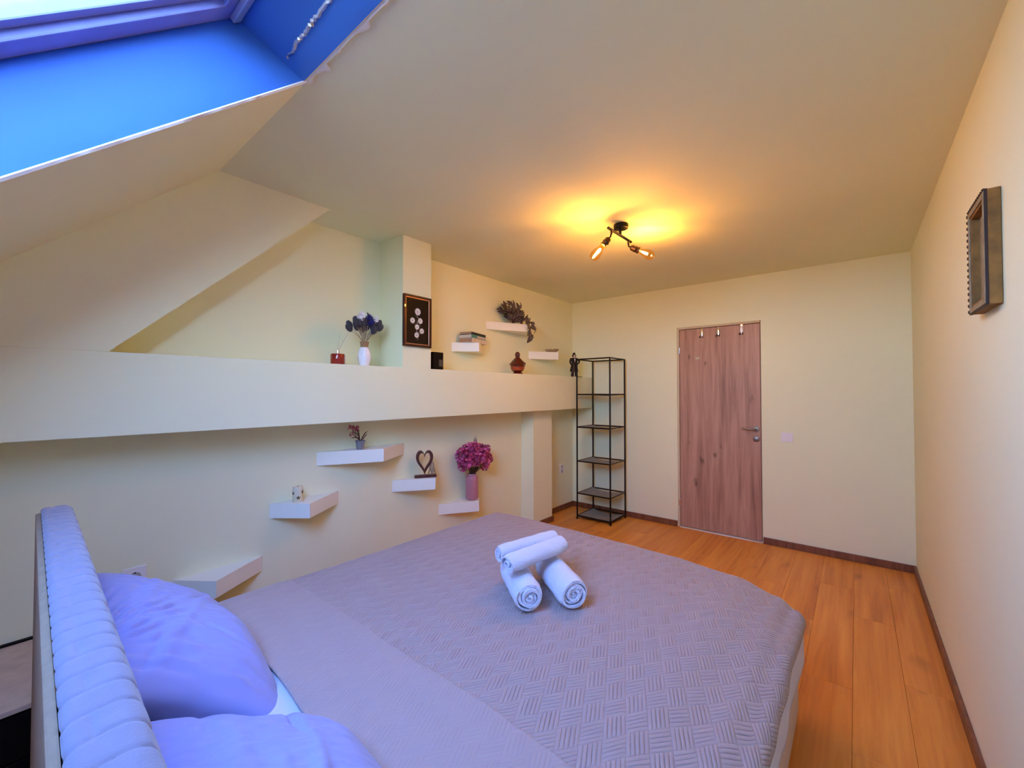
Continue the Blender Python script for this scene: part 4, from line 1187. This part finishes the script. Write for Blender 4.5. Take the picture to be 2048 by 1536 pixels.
# small pot with pink buds
sp_ = thing('potted_flower', 'small grey pot with a pink sprig and dark leaves', 'potted plant', (-2.625, 1.560, 1.0072))
MB().lathe([(0.001, 0), (0.023, 0), (0.030, 0.052), (0.033, 0.053), (0.034, 0.062), (0.031, 0.063), (0.029, 0.054), (0.001, 0.052)], n=28).obj('pot', m_potgrey, sp_, smooth=True)
random.seed(5)
for k in range(7):
    yy = -0.02 - 0.055 * random.random(); zz = 0.10 + 0.06 * random.random(); xx = random.uniform(-0.02, 0.03)
    st = MB().tube([(0, 0, 0.052), (xx * 0.5, yy * 0.4, 0.085), (xx, yy, zz)], 0.0014, 6).obj('stem', m_leafd, sp_, smooth=True)
    bb = MB()
    for q in range(7):
        bb.ell((xx + random.uniform(-0.01, 0.01), yy + random.uniform(-0.013, 0.013), zz + random.uniform(-0.014, 0.012)), (0.0045, 0.0045, 0.006), 6, 5)
    bb.obj('pink_buds', m_pinkbud, sp_, smooth=True)
def strap_leaf(parent, pts, wd, m, name='leaf'):
    b_ = MB(); vs_ = []
    P = [Vector(p) for p in pts]; n_ = len(P)
    for i, p in enumerate(P):
        d = (P[min(i + 1, n_ - 1)] - P[max(0, i - 1)]).normalized(); s = d.cross(Vector((1, 0, 0.3))).normalized()
        w_ = wd * math.sin(PI * (0.12 + 0.86 * i / (n_ - 1))) / 2
        vs_ += [p - s * w_, p + Vector((0.001, 0, 0)), p + s * w_]
    b_.add(vs_, [(i * 3 + j, i * 3 + j + 1, i * 3 + j + 4, i * 3 + j + 3) for i in range(n_ - 1) for j in range(2)])
    return b_.obj(name, m, parent, smooth=True)
strap_leaf(sp_, [(0, 0, 0.055), (0.01, 0.012, 0.085), (0.012, 0.030, 0.110), (0.014, 0.052, 0.125)], 0.009, m_leafd)
strap_leaf(sp_, [(0, 0, 0.055), (0.01, 0.018, 0.075), (0.012, 0.035, 0.095), (0.014, 0.050, 0.103)], 0.007, m_leafd)
strap_leaf(sp_, [(0, 0, 0.055), (0.01, -0.025, 0.080), (0.012, -0.050, 0.088), (0.014, -0.080, 0.082)], 0.009, m_leafd)
strap_leaf(sp_, [(0, 0, 0.055), (0.01, -0.02, 0.10), (0.012, -0.055, 0.125), (0.014, -0.085, 0.120)], 0.007, m_leafd)
strap_leaf(sp_, [(0, 0, 0.055), (0.01, -0.015, 0.11), (0.012, -0.045, 0.155), (0.014, -0.070, 0.170)], 0.007, m_leafd)

# candle with stars
cd = thing('candle', 'short cream pillar candle with brown stars on its side', 'candle', (-2.635, 1.152, 0.7335))
MB().lathe([(0.001, 0), (0.028, 0), (0.029, 0.003), (0.029, 0.088), (0.026, 0.092), (0.010, 0.088), (0.001, 0.087)], n=32).obj('wax_body', m_wax, cd, smooth=True)
MB().tube([(0, 0, 0.086), (0.001, 0, 0.098)], 0.0012, 6).obj('wick', m_dark, cd)
def star(a, z, R_):
    vs_ = []
    for lay in (0.0293, 0.0308):
        for k in range(10):
            rr = R_ if k % 2 == 0 else R_ * 0.42
            t_ = PI / 2 + 2 * PI * k / 10
            aa = a + rr * math.cos(t_) / 0.029
            vs_.append((lay * math.cos(aa), lay * math.sin(aa), z + rr * math.sin(t_)))
        vs_.append((lay * math.cos(a) * 1.0, lay * math.sin(a) * 1.0, z))
    fs_ = [(11 + 10, 11 + k, 11 + (k + 1) % 10) for k in range(10)] + [(k, (k + 1) % 10, 11 + (k + 1) % 10, 11 + k) for k in range(10)]
    MB().add(vs_, fs_).obj('star', m_star, cd)
va = math.atan2(-1.152, 2.635)
star(va + 0.10, 0.028, 0.0145); star(va - 1.0, 0.055, 0.013); star(va + 1.05, 0.060, 0.013); star(va + 2.3, 0.03, 0.0145); star(va - 2.3, 0.04, 0.0145)

# heart sculpture
ht = thing('heart_sculpture', 'dark red wooden heart sculpture with silver couple leaning on it', 'sculpture', (-2.612, 2.118, 0.7315), (0, 0, math.radians(-30)))
# local +x faces the room, y runs left-right
MB().box((-0.020, -0.088, 0), (0.020, 0.080, 0.022)).obj('base', m_heart, ht, bevel=0.003)
hp = []
for k in range(48):
    t_ = 2 * PI * k / 48
    hx_ = 16 * math.sin(t_) ** 3; hz = 13 * math.cos(t_) - 5 * math.cos(2 * t_) - 2 * math.cos(3 * t_) - math.cos(4 * t_)
    hp.append((hx_ / 16 * 0.066, (hz + 17) / 29 * 0.190 * 1.0))
outr = [(-0.012 + a, 0.022 + c) for a, c in hp]
cx_, cz_ = -0.012, 0.022 + 0.118
innr = [(cx_ + (a - cx_) * 0.68, cz_ + (c - cz_) * 0.72) for a, c in outr]
vs = [(x_, y_, z_) for x_ in (0.014, -0.014) for ring in (outr, innr) for y_, z_ in ring]
K = 48; fs = []
for k in range(K):
    k2 = (k + 1) % K
    fs += [(k, k2, K + k2, K + k), (2 * K + k2, 2 * K + k, 3 * K + k, 3 * K + k2), (k, 2 * K + k, 2 * K + k2, k2), (K + k, K + k2, 3 * K + k2, 3 * K + k)]
MB().add(vs, fs).obj('heart_ring', m_heart, ht, bevel=0.003, smooth=True)
def mini(parent, y, lean, s, hgt, arm):
    J_ = [(0.006, y, 0.022 + hgt * 0.50, 0.0085), (0.006, y + lean * 0.4, 0.022 + hgt * 0.64, 0.0065), (0.006, y + lean * 0.7, 0.022 + hgt * 0.78, 0.011, 0.009), (0.006, y + lean * 0.8, 0.022 + hgt * 0.86, 0.003), (0.006, y + lean, 0.022 + hgt * 0.94, 0.0085),
          (0.006, y - 0.008 * s, 0.022 + hgt * 0.25, 0.0068), (0.006, y - 0.017 * s, 0.023, 0.0045), (0.010, y + 0.006 * s, 0.022 + hgt * 0.25, 0.0068), (0.012, y + 0.010 * s, 0.023, 0.0045),
          (0.010, y + lean * 0.7 + arm * 0.5, 0.022 + hgt * 0.70, 0.0035), (0.012, y + lean * 0.7 + arm, 0.022 + hgt * 0.68, 0.003)]
    skin_fig('figure', J_, [(0, 1), (1, 2), (2, 3), (3, 4), (0, 5), (5, 6), (0, 7), (7, 8), (2, 9), (9, 10)], m_pewter, parent)
mini(ht, 0.034, 0.004, 1, 0.118, 0.020)
mini(ht, 0.058, -0.004, -1, 0.105, -0.018)

# pink vase and bouquet
pvx, pvy, pvz = -2.625, 2.640, 0.4565
v = MB().lathe([(0.001, 0), (0.042, 0), (0.052, 0.006), (0.056, 0.018), (0.056, 0.185), (0.052, 0.202), (0.040, 0.212), (0.038, 0.224), (0.034, 0.225), (0.034, 0.212), (0.045, 0.19), (0.045, 0.03), (0.001, 0.02)], n=96,
               flute=lambda t_, z: 1 + (0.010 * math.cos(40 * t_) if 0.012 < z < 0.19 else 0))
tag(v.obj('vase', m_pink, None, (pvx, pvy, pvz), smooth=True), 'dusty pink ribbed cylinder vase on the small shelf', 'vase')
pb = thing('flower_bouquet', 'bouquet of magenta artificial blossoms in the pink vase', 'bouquet', (pvx, pvy, pvz + 0.212))
random.seed(12)
cen = Vector((0.03, 0.0, 0.150))
pms = []
for q in range(4):
    b_ = MB()
    for k in range(9):
        a1 = 2.4 * k + q; zz = 1 - 1.5 * (k + 0.5) / 9
        rr = math.sqrt(max(0, 1 - zz * zz))
        nn_ = Vector((rr * math.cos(a1), rr * math.sin(a1), zz))
        bb = petals(nn_ * 0.020, nn_, 5, 0.0135, 0.012, random.uniform(0.1, 0.9), a1); b_.add(bb.v, bb.f)
    me = b_.mesh('blossom', smooth=True); me.materials.append(m_bloom if q % 2 else m_bloom2); pms.append(me)
cnt = 0
for k in range(60):
    a1 = 2.399 * k; zz = 1 - 1.55 * (k + 0.5) / 60
    rr = math.sqrt(max(0, 1 - zz * zz))
    q_ = random.uniform(0.78, 1.10)
    p = cen + q_ * Vector((0.095 * rr * math.cos(a1), 0.160 * rr * math.sin(a1), 0.115 * zz))
    if p.z < 0.10 and abs(p.y) < 0.06: continue
    if p.x + pvx < XL + 0.03: p.x = XL + 0.03 - pvx
    o = bpy.data.objects.new('blossom', pms[k % 4]); col.objects.link(o); o.parent = pb
    o.location = p; o.rotation_euler = (random.uniform(0, 6), random.uniform(0, 6), random.uniform(0, 6)); o.scale = [random.uniform(1.1, 1.45)] * 3
    if k % 2 == 0:
        MB().tube([(0, 0, -0.05), Vector((p.x * 0.3, p.y * 0.3, p.z * 0.4)), p], 0.0018, 5).obj('stem', m_stemd, pb, smooth=True)
o = bpy.data.objects.new('blossom', pms[1]); col.objects.link(o); o.parent = pb; o.location = (0.04, 0.11, 0.045)
for (y, z) in ((-0.012, 0.335), (0.010, 0.352), (0.030, 0.335)):
    strap_leaf(pb, [(0.02, 0.008, 0.24), (0.03, y * 0.5 + 0.005, 0.28), (0.03, y, z)], 0.018, m_leafg)
strap_leaf(pb, [(0.02, -0.12, 0.17), (0.03, -0.15, 0.185), (0.03, -0.168, 0.205)], 0.018, m_leafg)
for k in range(12):
    a1 = 2 * PI * k / 12
    strap_leaf(pb, [(0.01, 0, 0.0), (0.03 + 0.02 * math.cos(a1), 0.05 * math.sin(a1), 0.05), (0.045 + 0.03 * math.cos(a1), 0.085 * math.sin(a1), 0.10)], 0.016, m_leafg if k % 2 else m_leafd)

# ================================================================ DEEP FRAME ON THE RIGHT WALL
rf = thing('deep_wall_frame', 'deep antique gold frame with beaded edge on the right wall', 'picture frame', (XR - 0.001, 2.008, 1.842))
# local: -x into the room
def rbox(y0, z0, y1, z1, d0, d1): return MB().box((-d1, y0, z0), (-d0, y1, z1))
w, hh, dpt = 0.118, 0.176, 0.032
for y0, z0, y1, z1, nm in ((-w, -hh, -w + 0.030, hh, 'near_stile'), (w - 0.030, -hh, w, hh, 'far_stile'), (-w + 0.030, hh - 0.030, w - 0.030, hh, 'top_bar'), (-w + 0.030, -hh, w - 0.030, -hh + 0.030, 'bottom_bar')):
    rbox(y0, z0, y1, z1, 0, dpt).obj(nm.replace('near_', '').replace('far_', ''), m_oldgold, rf, bevel=0.002)
b_ = MB()
for y0, z0, y1, z1 in ((-w + 0.004, -hh + 0.004, -w + 0.022, hh - 0.004), (w - 0.022, -hh + 0.004, w - 0.004, hh - 0.004), (-w + 0.022, hh - 0.022, w - 0.022, hh - 0.004), (-w + 0.022, -hh + 0.004, w - 0.022, -hh + 0.022)):
    b_.box((-dpt - 0.004, y0, z0), (-dpt, y1, z1))
b_.obj('face_moulding', m_oldsilver, rf, bevel=0.0015)
b_ = MB()
for y0, z0, y1, z1 in ((-w - 0.001, -hh - 0.001, -w + 0.003, hh + 0.001), (w - 0.003, -hh - 0.001, w + 0.001, hh + 0.001), (-w, hh - 0.003, w, hh + 0.001), (-w, -hh - 0.001, w, -hh + 0.003)):
    b_.box((-dpt - 0.003, y0, z0), (-dpt + 0.004, y1, z1))
b_.obj('outer_edge', m_oldred, rf)
rbox(-w + 0.030, -hh + 0.030, w - 0.030, hh - 0.030, 0.004, 0.012).obj('picture_panel', m_oldsilver, rf)
for k in range(17):
    z = -hh + 0.010 + k * (2 * hh - 0.02) / 16
    MB().ell((-dpt - 0.002, w + 0.001, z), (0.005, 0.004, 0.007), 8, 6).obj('bead', m_oldred, rf, smooth=True)
for k in range(11):
    y = -w + 0.010 + k * (2 * w - 0.02) / 10
    MB().ell((-dpt - 0.002, y, hh + 0.001), (0.005, 0.007, 0.004), 8, 6).obj('bead', m_oldred, rf, smooth=True)
